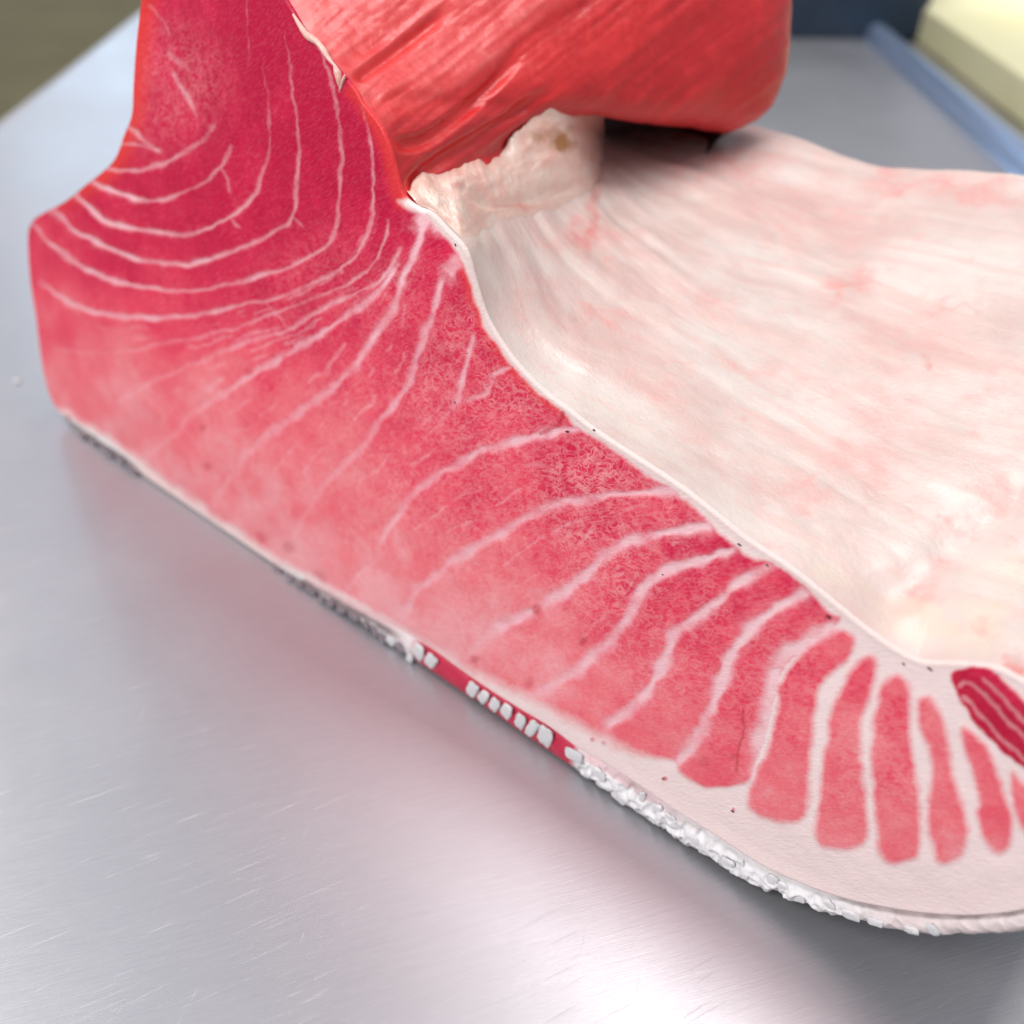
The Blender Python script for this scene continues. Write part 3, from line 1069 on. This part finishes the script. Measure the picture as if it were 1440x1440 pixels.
# match the near edge to the far one: the far edge starts further under the ridge
tt = np.linspace(0, 1, NT_)
ww = np.linspace(0, 1, NW_)
P = np.zeros((NT_, NW_, 3))
ker = np.exp(-0.5 * (np.arange(-90, 91) / 34.0) ** 2)
ker /= ker.sum()
pad = np.vstack([2 * near[0] - near[90:0:-1], near, 2 * near[-1] - near[-2:-92:-1]])
near_s = np.stack([np.convolve(pad[:, k], ker, 'valid') for k in range(2)], 1)
for j, w in enumerate(ww):
    q_ = float(sstep(0.0, 0.16, w))
    uv = (near * (1 - q_) + near_s * q_) * (1 - w) + far * w
    sag = -0.007 * math.sin(math.pi * w) * np.sin(np.pi * np.clip(tt * 1.05, 0, 1))
    uv = uv + np.stack([np.zeros(NT_), sag], 1)
    P[:, j] = lift(uv, R + w * (DEPTH - R))
NRM = grid_normals(P)
if NRM[NT_ // 2, NW_ // 2, 2] < 0:
    NRM = -NRM
T2, W2 = np.meshgrid(tt, ww, indexing='ij')
arc = np.cumsum(np.r_[0, np.linalg.norm(np.diff(near, axis=0), axis=1)])[:, None] + 0 * W2
wm = W2 * DEPTH
pxm = project(to_world(P.reshape(-1, 3)))
# streaks run along the ribs, from the ridge to the belly edge
wav = 0.020 * (fbm(np.stack([arc.ravel() / 0.06, wm.ravel() / 0.06], 1), 81, 2) - 0.5).reshape(NT_, NW_)
st_c = np.stack([arc.ravel() / 0.085, (wm + wav).ravel() / 0.014], 1)
streak = fbm(st_c, 83, 3).reshape(NT_, NW_)
st_d = np.stack([arc.ravel() / 0.12, (wm + wav * 1.5).ravel() / 0.020], 1)
fibre = fbm(np.stack([arc.ravel() / 0.05, (wm + wav * 1.2).ravel() / 0.0042], 1), 85, 3)
folds = fbm(st_d, 87, 2).reshape(NT_, NW_)
lump = fbm(np.stack([arc.ravel() / 0.02, wm.ravel() / 0.02], 1), 89, 3).reshape(NT_, NW_)
edge_in = sstep(0.0, 0.08, W2)
strong = 0.45 + 0.9 * sstep(0.55, 0.1, T2)
hgt = (0.0036 * strong * (folds - 0.5) + 0.0009 * strong * (streak - 0.5) + 0.0003 * (fibre.reshape(NT_, NW_) - 0.5) + 0.0016 * (lump - 0.5)) * edge_in


def blobs(px, items, wob, seed):
    o = np.zeros(len(px))
    p = px + (np.stack([fbm(px / wob, seed, 3), fbm(px / wob, seed + 5, 3)], 1) - 0.5) * wob * 1.6
    for x, y, rx, ry, ang, k in items:
        c_, s_ = math.cos(math.radians(ang)), math.sin(math.radians(ang))
        dx, dy = p[:, 0] - x, p[:, 1] - y
        a_, b_ = (dx * c_ + dy * s_) / rx, (-dx * s_ + dy * c_) / ry
        o = np.maximum(o, k * (1 - sstep(0.15, 1.0, np.hypot(a_, b_))))
    return o


pink = blobs(pxm, [(1290, 825, 95, 34, -38, .55), (1000, 420, 60, 30, 30, .3), (1060, 520, 90, 24, 24, .28), (930, 540, 80, 20, 40, .22), (1390, 560, 70, 40, 0, .35), (1010, 640, 60, 18, 36, .25), (1370, 720, 90, 35, -35, .4), (1210, 640, 90, 60, -20, .35), (1110, 690, 90, 45, 0, .42),
                   (1240, 580, 80, 60, 20, .35), (1180, 405, 60, 30, -15, .6), (1330, 262, 170, 26, 6, .6), (1000, 215, 150, 60, 5, .5), (900, 430, 120, 140, 30, .22),
                   (1280, 480, 150, 90, 0, .25), (750, 420, 70, 120, 60, .25), (830, 330, 30, 140, 95, .4), (1150, 300, 200, 90, 10, .3)], 34, 101)
redm = blobs(pxm, [(832, 290, 14, 100, 8, .5), (930, 185, 90, 30, -8, .6), (1300, 508, 12, 8, 0, .5), (1212, 714, 22, 9, 35, .3), (1325, 730, 20, 8, 30, .3),
                   (1190, 405, 40, 10, -15, .28), (1433, 937, 26, 24, 0, 1.0), (1335, 430, 80, 6, -6, .22), (820, 440, 10, 70, 0, .2)], 26, 111)
cream = blobs(pxm, [(1300, 880, 110, 45, 10, .8), (1380, 880, 60, 50, 0, .8), (1420, 800, 60, 60, 0, .5), (1180, 800, 90, 25, 35, .5), (660, 330, 40, 40, 0, .4)], 40, 121)
# a shallow furrow low on the right
fur, _ = seg_dist(pxm, spline([(1235, 850), (1290, 815), (1350, 760), (1430, 700)], 4))
hgt = hgt - (0.0022 * np.exp(-(fur / 34) ** 2)).reshape(NT_, NW_) * edge_in
P = P + NRM * hgt[..., None]
mesh_obj('belly_membrane', P.reshape(-1, 3), sheet(P), MEMB, tuna,
         dict(pink=pink, red=redm, cream=cream, streak=streak.ravel(), fibre=fibre))
MEM_P = P

# ------------------------------------------------------------------ red loin ridge rising beside the cavity
near_r = [(330, -118)] + [(345, -100), (378, -55)] + EDGE_TOP[::-1][3:]
far_r = [(1005, -250), (1070, -200), (1120, -120), (1142, -40), (1152, 20), (1152, 85), (1144, 140), (1124, 182), (1084, 199), (1030, 182), (975, 142), (925, 100), (890, 84)]
NS_, NWR = 300, 320
nr = resample(section(spline(near_r, 4)), NS_)
fr = resample(section(spline(far_r, 5), DEPTH), NS_)
ss = np.linspace(0, 1, NS_)
wr = np.linspace(0, 1, NWR)
PR = np.zeros((NS_, NWR, 3))
for j, w in enumerate(wr):
    ph = max(0.0, (w - 0.80) / 0.20) * math.pi / 2      # the far end is rounded over
    wq = w if w < 0.80 else 0.80 + 0.20 * math.sin(ph)
    b = wq ** 1.15
    uv = nr * (1 - b) + fr * b
    ctr = uv.mean(0) * 0.5 + uv[0] * 0.5
    uv = ctr + (uv - ctr) * (0.45 + 0.55 * math.cos(ph) ** 0.7 if w >= 0.80 else 1.0)
    PR[:, j] = lift(uv, R + wq * (DEPTH - R))
NR_ = grid_normals(PR)
if (NR_[NS_ // 2, NWR // 2] @ np.array([1.0, 0, 0.3])) < 0:
    NR_ = -NR_
S2, WR2 = np.meshgrid(ss, wr, indexing='ij')
pxr = project(to_world(PR.reshape(-1, 3)))
# fibres climb obliquely: measure across them in the picture's slope
ang = math.radians(-38)
across = (pxr[:, 0] * -math.sin(ang) + pxr[:, 1] * math.cos(ang))
along = (pxr[:, 0] * math.cos(ang) + pxr[:, 1] * math.sin(ang))
wob = (fbm(np.stack([along / 160, across / 60], 1), 131, 2) - 0.5) * 26
g1 = fbm(np.stack([along / 190, (across + wob) / 46], 1), 133, 2)
g2 = fbm(np.stack([along / 110, (across + wob * 0.6) / 9], 1), 137, 3)
g3 = fbm(pxr / 30, 139, 3)
hr = 0.0019 * (g1 - 0.5) + 0.0005 * (g2 - 0.5) + 0.0007 * (g3 - 0.5)
groove = np.zeros(len(pxr))
for ln in ([(492, 118), (560, 68), (640, 5)], [(560, 205), (610, 190), (690, 120), (740, 60)], [(575, 262), (600, 238), (660, 200), (740, 150), (800, 110)]):
    d, s = seg_dist(pxr + np.stack([wob, wob], 1) * 0.15, spline(ln, 4))
    gv = (1 - sstep(2, 16, d)) * sstep(1.0, 0.7, s)
    groove = np.maximum(groove, gv)
hr -= 0.0022 * groove
hr = hr.reshape(NS_, NWR) * sstep(0.0, 0.035, WR2)
PR = PR + NR_ * hr[..., None]
palr = 0.44 + 0.12 * sstep(140, 20, pxr[:, 1]) * sstep(900, 500, pxr[:, 0]) - 0.40 * sstep(650, 1000, pxr[:, 0]) - 0.38 * sstep(0.55, 0.85, S2.ravel())  # shade painted in: tone deepens to the right and towards the underside
palr += 0.36 * (g2 - 0.5) + 0.45 * (g1 - 0.5)
dtop, _ = seg_dist(pxr, np.array([(405, 0), (435, 45), (472, 90), (500, 122)]))
palr += 0.18 * (1 - sstep(10, 60, dtop))
mesh_obj('loin_ridge', PR.reshape(-1, 3), sheet(PR), ROLL, tuna, dict(groove=groove * 0.7, pale=np.clip(palr, 0, 1), hollow_shade=np.zeros(len(pxr))))


# filler tissue between ridge and membrane, shade of the hollow painted on its far part
NG = int(NW_ * 0.90)
rr = np.stack([np.interp(MEM_P[0, :NG, 1], PR[-1, :, 1], PR[-1, :, k]) for k in range(3)], 1)
PG = np.zeros((10, NG, 3))
for i, a in enumerate(np.linspace(0, 1, 10)):
    PG[i] = rr * (1 - a) + MEM_P[0, :NG] * a
    PG[i, :, 0] -= 0.022 * math.sin(math.pi * a)
mesh_obj('shade_painted_tissue', PG.reshape(-1, 3), sheet(PG), ROLL, tuna,
         dict(groove=np.zeros(10 * NG), pale=np.full(10 * NG, 0.1), hollow_shade=np.tile(sstep(0.45, 0.62, np.linspace(0, 1, NG)), 10)))


jr = int(0.84 * NWR)  # dark sheet added at the back of the hollow, its shade painted in
jm = int(np.argmin(np.abs(ww - 0.84)))
top_w = resample(PR[int(NS_ * 0.52):, jr], 60)
bot_w = resample(MEM_P[:int(NT_ * 0.22), jm], 60)[::-1]
PW = np.stack([top_w * (1 - a) + bot_w * a for a in np.linspace(0, 1, 6)], 0)
PW[:, :, 2] -= np.linspace(0, 0.002, 6)[:, None]
PW[:, :, 1] += 0.02 * np.sin(np.linspace(0, math.pi, 60))[None, :]
mesh_obj('shade_painted_tissue', PW.reshape(-1, 3), sheet(PW), ROLL, tuna, dict(groove=np.zeros(360), pale=np.full(360, 0.1), hollow_shade=np.full(360, 0.9)))


# ------------------------------------------------------------------ ragged rim of torn flesh along the ridge's cut edge
def tube_path(path, rad, nseg=14, noise_amp=0.3, noise_len=0.006, seed=0, squash=(1, 1)):
    path = np.asarray(path)
    n = len(path)
    tan = np.gradient(path, axis=0)
    tan /= np.linalg.norm(tan, axis=1, keepdims=True) + 1e-12
    ref = np.array([0, 0, 1.0])
    s_ = np.cross(tan, ref)
    s_ /= np.linalg.norm(s_, axis=1, keepdims=True) + 1e-12
    t_ = np.cross(s_, tan)
    a_ = np.linspace(0, 2 * math.pi, nseg, endpoint=False)
    Pn = path[:, None] + (s_[:, None] * np.cos(a_)[None, :, None] * squash[0] + t_[:, None] * np.sin(a_)[None, :, None] * squash[1]) * np.asarray(rad)[:, None, None]
    nz = fbm(Pn.reshape(-1, 3) / noise_len, seed, 3).reshape(n, nseg) - 0.5
    c = path[:, None]
    Pn = c + (Pn - c) * (1 + noise_amp * 2 * nz)[..., None]
    i = np.arange(n * nseg).reshape(n, nseg)
    k = np.roll(i, -1, axis=1)
    q = np.stack([i[:-1], k[:-1], k[1:], i[1:]], -1).reshape(-1, 4)
    return Pn.reshape(-1, 3), q


def face_point(px, w):
    return lift(section(px, w), w)


for poly, rad, seed in (([(412, 20), (430, 48), (447, 60), (462, 82), (474, 96)], 0.0016, 201),
                        ([(470, 90), (476, 108), (478, 124)], 0.0016, 203),
                        ([(486, 104), (481, 118), (477, 130)], 0.0010, 205)):
    L = resample(face_point(spline(poly, 4), -0.0002), 26)
    r = 0.6 * rad * np.sin(np.linspace(0.25, math.pi - 0.15, 26)) ** 0.7
    v, q = tube_path(L, r, 10, 0.5, 0.004, seed)
    mesh_obj('torn_fringe', v, q, RIDGE, tuna, dict(brown=np.zeros(len(v)), red=np.full(len(v), 0.5)))

# ------------------------------------------------------------------ lumpy pale fat between ridge and membrane
def snap_to(px_list, n, seed, ragged):
    """points of the ridge or the membrane seen at the given places"""
    q = resample(spline(px_list, 5), n)
    q = q + (np.stack([fbm(q / 9, seed, 3), fbm(q / 9, seed + 3, 3)], 1) - 0.5) * ragged
    out = []
    RP, MP = PR.reshape(-1, 3), MEM_P.reshape(-1, 3)
    cl = to_local(CAM[None])[0]
    for p in q:
        c1 = np.flatnonzero(np.hypot(pxr[:, 0] - p[0], pxr[:, 1] - p[1]) < 5)
        c2 = np.flatnonzero(np.hypot(pxm[:, 0] - p[0], pxm[:, 1] - p[1]) < 5)
        cand = np.vstack([RP[c1], MP[c2]])
        if len(cand) == 0:
            cand = np.vstack([RP[np.argmin(np.hypot(*(pxr - p).T))][None], MP[np.argmin(np.hypot(*(pxm - p).T))][None]])
        out.append(cand[np.argmin(np.linalg.norm(cand - cl, axis=1))])
    out = np.array(out)
    for _ in range(60):
        out[1:-1] = 0.25 * out[:-2] + 0.5 * out[1:-1] + 0.25 * out[2:]
    return out


NRX, NRY = 240, 80
up_e = snap_to([(576, 268), (589, 247), (602, 240), (640, 234), (682, 220), (706, 212), (730, 186), (765, 166), (790, 143), (815, 136), (836, 133), (844, 140)], NRX, 301, 0)
lo_e = snap_to([(586, 293), (603, 303), (628, 330), (655, 348), (690, 318), (740, 300), (790, 284), (835, 262), (848, 225), (851, 196), (850, 165), (846, 146)], NRX, 311, 4)
PF = np.zeros((NRX, NRY, 3))
cl_ = to_local(CAM[None])[0]
for j, a in enumerate(np.linspace(0, 1, NRY)):
    PF[:, j] = up_e * (1 - a) + lo_e * a
rag = (fbm(np.stack([np.arange(NRX) / 16.0, np.zeros(NRX)], 1), 305, 3) - 0.5)[:, None, None] * np.array([0, 0.0, 0.003])
PF += rag * np.linspace(1, 0, NRY)[None, :, None] ** 3
AX, AY = np.meshgrid(np.linspace(0, 1, NRX), np.linspace(0, 1, NRY), indexing='ij')
pf_px = project(to_world(PF.reshape(-1, 3)))
wdt = np.linalg.norm(up_e - lo_e, axis=1)[:, None]
lobe = fbm(pf_px / np.array([34, 26]), 321, 2).reshape(NRX, NRY)
fine = fbm(pf_px / 9, 327, 3).reshape(NRX, NRY)
tube_ = np.sqrt(np.clip(1 - ((AY - 0.42) / 0.42) ** 2, 0, 1)) * 0.75 + 0.25 * np.sin(math.pi * AY) 
crease, _ = seg_dist(pf_px, spline([(655, 272), (690, 292), (735, 284), (780, 270), (830, 255)], 4))
tip = np.exp(-(((pf_px[:, 0] - 598) / 14) ** 2 + ((pf_px[:, 1] - 262) / 14) ** 2)).reshape(NRX, NRY)
amp = (np.minimum(wdt * 0.14, 0.0042) * tube_ * (0.25 + 1.0 * lobe) + 0.0007 * (fine - 0.5) * np.sin(math.pi * AY)
       - 0.0022 * np.exp(-(crease / 6) ** 2).reshape(NRX, NRY) * np.sin(math.pi * AY) + 0.0020 * tip * np.sin(math.pi * AY))
dirn = np.array([0.35, -0.55, 0.76])
taper = sstep(1.0, 0.72, AX) * sstep(0.0, 0.05, AX)
amp = amp * (0.1 + 0.9 * taper)
PF = PF + dirn * (amp - 0.0006 + 0.0012 * np.sin(math.pi * AY))[..., None]
pv = project(to_world(PF.reshape(-1, 3)))
mesh_obj('fat_ridge', PF.reshape(-1, 3), sheet(PF, True), RIDGE, tuna,
         dict(brown=blobs(pv, [(758, 190, 16, 14, 0, .9), (788, 200, 26, 24, 0, 1.3), (778, 184, 40, 12, 0, .7)], 12, 221),
              red=blobs(pv, [(850, 170, 60, 60, 0, .55), (645, 258, 22, 12, 0, .4), (725, 288, 60, 9, -12, .45), (930, 130, 50, 24, 0, .8), (842, 240, 8, 50, 6, .5)], 20, 231)))

# ------------------------------------------------------------------ skin edge under the cut, scales, dark hide
SKIN_LOW = [(100, 603), (160, 645), (235, 696), (300, 740), (370, 787), (430, 828), (480, 860), (547, 906), (577, 930), (620, 958), (680, 996),
            (713, 1021), (757, 1051), (793, 1075), (833, 1103), (887, 1142), (937, 1172), (975, 1196), (1046, 1237), (1106, 1264),
            (1162, 1284), (1200, 1294), (1237, 1305), (1294, 1315), (1350, 1317), (1440, 1311), (1530, 1290), (1625, 1232), (1662, 1150)]
low_px = spline(SKIN_LOW, 6)
up_px = spline([(92, 588)] + EDGE_LOW[0:], 6)
NK = 2200
lowc = resample(section(low_px), NK)
_kx0 = project(to_world(lift(lowc, 0)))[:, 0]
lowc[:, 1] += (fbm(np.stack([lowc[:, 0] / 0.0030, lowc[:, 1] * 0], 1), 249, 3) - 0.5) * 0.0030 * sstep(560, 620, _kx0) * (0.35 + 0.65 * sstep(1250, 1100, _kx0))
lowc[:, 1] = np.maximum(lowc[:, 1], 0.0004)
upc_all = resample(section(up_px), 4000)
upc = np.zeros((NK, 2))
fi = 0
tn = np.gradient(lowc, axis=0)
for k in range(NK):
    d = np.hypot(upc_all[:, 0] - lowc[k, 0] + 0 * upc_all[:, 1], 1.0 * (upc_all[:, 1] - lowc[k, 1]))
    fi = max(fi, int(np.argmin(d)))
    upc[k] = upc_all[fi]
NC = 24
aa = np.linspace(0, 1, NC)
kx = project(to_world(lift(lowc, 0)))[:, 0]
PS = np.zeros((NK, NC, 3))
thick = np.linalg.norm(upc - lowc, axis=1)
for i, a in enumerate(aa):
    uv = upc * (1 - a) + lowc * a
    nz = fbm(np.stack([uv[:, 0] / 0.0034, uv[:, 1] / 0.0034], 1), 251, 2)
    nz = 1.0 - 2.2 * np.abs(nz - 0.5) * 2 
    smooth_r = sstep(800, 830, kx) * (0.30 + 0.70 * sstep(1260, 1120, kx))
    bulge = np.sin(math.pi * min(a * 1.0, 1.0)) ** 0.6 * np.minimum(0.0022, thick * 0.32)
    fwd = bulge * (0.85 + 0.6 * nz * smooth_r)
    PS[:, i] = lift(uv, R * (1 - a) * 0.9 + 0.0 - fwd + 0.001 * a)
KX = np.repeat(kx[:, None], NC, 1)
AA = np.repeat(aa[None, :], NK, 0)
nred = fbm(np.stack([KX.ravel() / 22, AA.ravel() * 2], 1), 261, 2).reshape(NK, NC)
red = sstep(570, 600, KX) * sstep(815, 796, KX) * 1.0
red = np.maximum(red, sstep(380, 440, KX) * sstep(600, 520, KX) * 0.45 * (nred > 0.45))
red = np.maximum(red, 0.35 * sstep(800, 830, KX) * sstep(1000, 880, KX) * (AA < 0.18))
dark = sstep(575, 545, KX) * (0.55 + 0.45 * (nred > 0.4))
dark *= sstep(0.05, 0.2, AA + 0 * KX)
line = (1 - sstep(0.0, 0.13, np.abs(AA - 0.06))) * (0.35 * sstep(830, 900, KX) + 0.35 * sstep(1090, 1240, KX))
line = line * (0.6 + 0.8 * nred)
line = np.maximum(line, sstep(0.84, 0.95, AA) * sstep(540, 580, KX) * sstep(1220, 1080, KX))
plain_l = sstep(170, 215, KX) * sstep(430, 380, KX)
dark = dark * (1 - plain_l)
red = red * (1 - plain_l)
skin = mesh_obj('skin', PS.reshape(-1, 3), sheet(PS, True), SKIN, tuna,
                dict(fatty=np.maximum(sstep(1120, 1300, KX) * 0.6, plain_l).ravel(), red=red.ravel(), dark=np.clip(dark, 0, 1).ravel(), line=np.clip(line, 0, 1).ravel()))


def scale_mesh(seed):
    bm = bmesh.new()
    bmesh.ops.create_icosphere(bm, subdivisions=3, radius=1.0)
    co = np.array([v.co[:] for v in bm.verts])
    sq = np.sign(co) * np.abs(co) ** 0.6
    nz = fbm(sq / 0.9 + seed * 3.1, 271 + seed, 2) - 0.5
    nz2 = fbm(sq / 0.45 + seed * 1.7, 277 + seed, 2) - 0.5
    sq = sq * (1 + 0.6 * nz + 0.35 * nz2)[:, None]
    for v, c in zip(bm.verts, sq):
        v.co = c
    me = bpy.data.meshes.new('scale')
    bm.to_mesh(me)
    bm.free()
    for p in me.polygons:
        p.use_smooth = True
    return me


def two_mats(me, m):
    me = me.copy()
    me.materials.append(m)
    return me


base = [scale_mesh(s) for s in range(5)]
white = [two_mats(b, SCALE) for b in base]
darkm = [two_mats(b, SCALE_DARK) for b in base]


def put_scale(x, a, wu, wv, fwd, me, rot=0.0):
    k = int(np.argmin(np.abs(kx - x)))
    uv = upc[k] * (1 - a) + lowc[k] * a
    k2 = min(k + 15, NK - 1)
    t_ = lowc[k2] - lowc[max(k - 15, 0)]
    an = math.atan2(t_[1], t_[0]) + rot
    o = bpy.data.objects.new('scale', me)
    o.location = lift(uv[None], -fwd)[0]
    o.scale = (wu, 0.00055, wv)
    o.rotation_euler = (0, -an, 0)
    col.objects.link(o)
    o.parent = skin
    return o


x = 592.0
while x < 800:                            # white scales with red slits between them
    k = int(np.argmin(np.abs(kx - x)))
    th_ = thick[k]
    sp = random.uniform(13, 25)
    if not (618 < x < 660 and random.random() < 0.7) and not (782 < x < 802):
        wpx = np.linalg.norm(lowc[min(k + 30, NK - 1)] - lowc[k]) / max(abs(kx[min(k + 30, NK - 1)] - kx[k]), 1e-6)
        put_scale(x, random.uniform(0.24, 0.32), wpx * sp * random.uniform(0.34, 0.45), th_ * random.uniform(0.34, 0.46), 0.0013, random.choice(white), random.uniform(-0.45, -0.15))
    x += sp
x = 806.0
while x < 1330:                           # frayed white scales
    k = int(np.argmin(np.abs(kx - x)))
    wpx = np.linalg.norm(lowc[min(k + 30, NK - 1)] - lowc[k]) / max(abs(kx[min(k + 30, NK - 1)] - kx[k]), 1e-6)
    sp = random.uniform(5, 15)
    if 985 < x < 1000:
        sp = 24
    put_scale(x, random.uniform(0.15, 0.72), wpx * sp * random.uniform(0.6, 1.0), thick[k] * random.uniform(0.16, 0.30), random.uniform(0.0008, 0.0014),
              random.choice(white), random.uniform(-0.3, 0.3))
    x += sp * random.uniform(1.2, 3.4)
x = 120.0
while x < 590:                            # small dark scales under the thick end
    k = int(np.argmin(np.abs(kx - x)))
    wpx = np.linalg.norm(lowc[min(k + 30, NK - 1)] - lowc[k]) / max(abs(kx[min(k + 30, NK - 1)] - kx[k]), 1e-6)
    sp = random.uniform(9, 20)
    if 190 < x < 390:
        x += sp
        continue
    put_scale(x, random.uniform(0.5, 0.8), wpx * sp * 0.4, max(thick[k] * random.uniform(0.2, 0.32), 0.0006), random.uniform(0.0005, 0.0015),
              random.choice(white if x > 545 and random.random() < .6 else darkm), random.uniform(-0.3, 0.3))
    x += sp

# hide: from the lower edge back under the block
NH = 60
wh = np.linspace(0, 1, NH)
PH = np.zeros((NK, NH, 3))
farlow = lowc.copy()
farlow[:, 1] = np.maximum(lowc[:, 1] * 1.02, 0.0004)
for j, w in enumerate(wh):
    uv = lowc * (1 - w) + farlow * w
    belly = 0.0022 * sstep(0.0, 0.05, w)
    uvb = uv.copy()
    uvb[:, 1] = np.maximum(uv[:, 1] - belly * sstep(0.0, 0.02, lowc[:, 1]), 0.0004)
    PH[:, j] = lift(uvb, 0.001 + w * (DEPTH - 0.001))
mesh_obj('hide', PH.reshape(-1, 3), sheet(PH, True), HIDE, tuna)
# belly tip joining hide and membrane, flank, top, far cut
tipa = np.vstack([lowc[-1:], upc_all[-1:], section(spline([(1645, 1150), (1648, 1120), (1640, 1095)], 4))])
PT = np.zeros((len(tipa), 2, 3))
tipf = np.linspace(0, 1, len(tipa))[:, None] * (far[-1] - farlow[-1]) + farlow[-1]
PT[:, 0] = lift(tipa, R * 0.5)
PT[:, 1] = lift(tipf, DEPTH)
mesh_obj('belly_tip', PT.reshape(-1, 3), sheet(PT), MEMB, tuna, {k: np.zeros(PT.shape[0] * 2) for k in ('pink', 'red', 'cream', 'streak', 'fibre')})
lf = section(spline([(300, -122), (250, -112)] + EDGE_LEFT[1:] + [(92, 588), (100, 603)], 4))
tf_ = section([(330, -118)])
lf = np.vstack([tf_, lf])
lf[:, 1] = np.maximum(lf[:, 1], 0.0004)
PL = np.zeros((len(lf), 24, 3))
lff = lf.copy()
for j, w in enumerate(np.linspace(0, 1, 24)):
    PL[:, j] = lift(lf * (1 - w) + (lff + np.linspace(1, 0, len(lf))[:, None] * (fr[0] - lf[0])) * w, R * 0.6 + w * (DEPTH - R))
mesh_obj('flank', PL.reshape(-1, 3), sheet(PL, True), FLESH, tuna)
hf = resample(PH[:, -1], NT_)
PC = np.stack([MEM_P[:, -1], MEM_P[:, -1] * 0.5 + hf * 0.5 + np.array([0, 0.002, 0]), hf], 1)
mesh_obj('far_cut', PC.reshape(-1, 3), sheet(PC), FLESH, tuna)
pl_f = resample(PL[:, -1], NS_)
PD = np.stack([PR[:, -1], pl_f], 1)
mesh_obj('far_cut', PD.reshape(-1, 3), sheet(PD), FLESH, tuna)

# dark flecks of dried blood along the membrane edge
fleck = scale_mesh(3)
fleck.materials.append(FLECK)
fleck.name = 'blood_fleck'
for x, y, a_, l_ in ((641, 345, 60, 5), (657, 497, -40, 3), (640, 566, 60, 4), (835, 605, 20, 3), (797, 607, -20, 4), (1040, 766, 10, 5), (1079, 795, 30, 4),
                     (1165, 868, 20, 5), (1271, 934, 30, 4), (1308, 941, 15, 6), (1382, 914, 10, 7), (1398, 908, 0, 4),
                     (1392, 917, -20, 6), (932, 808, -10, 3), (1030, 1141, 10, 4), (933, 1095, 0, 4)):
    uvp = section([(x, y)])
    o = bpy.data.objects.new('blood_fleck', fleck)
    back_w = 0.0
    o.location = lift(uvp, 0.0001)[0]
    if y < 925 and x > 1370:
        o.location = lift(section([(x, y)], 0.010), 0.010)[0]
    o.scale = (l_ * 0.00013, 0.0003, l_ * 0.00005)
    o.rotation_euler = (0, math.radians(a_), 0)
    col.objects.link(o)
    o.parent = tuna

# a crumb of fat left on the table
c_at = on_level(24, 538)
crumb = bpy.data.objects.new('fat_crumb', white[1])
crumb.location = (c_at[0], c_at[1], 0.0008)
crumb.scale = (0.0016, 0.0012, 0.0010)
col.objects.link(crumb)
tag(crumb, 'tiny white fat crumb on the table left of the tuna', 'crumb')
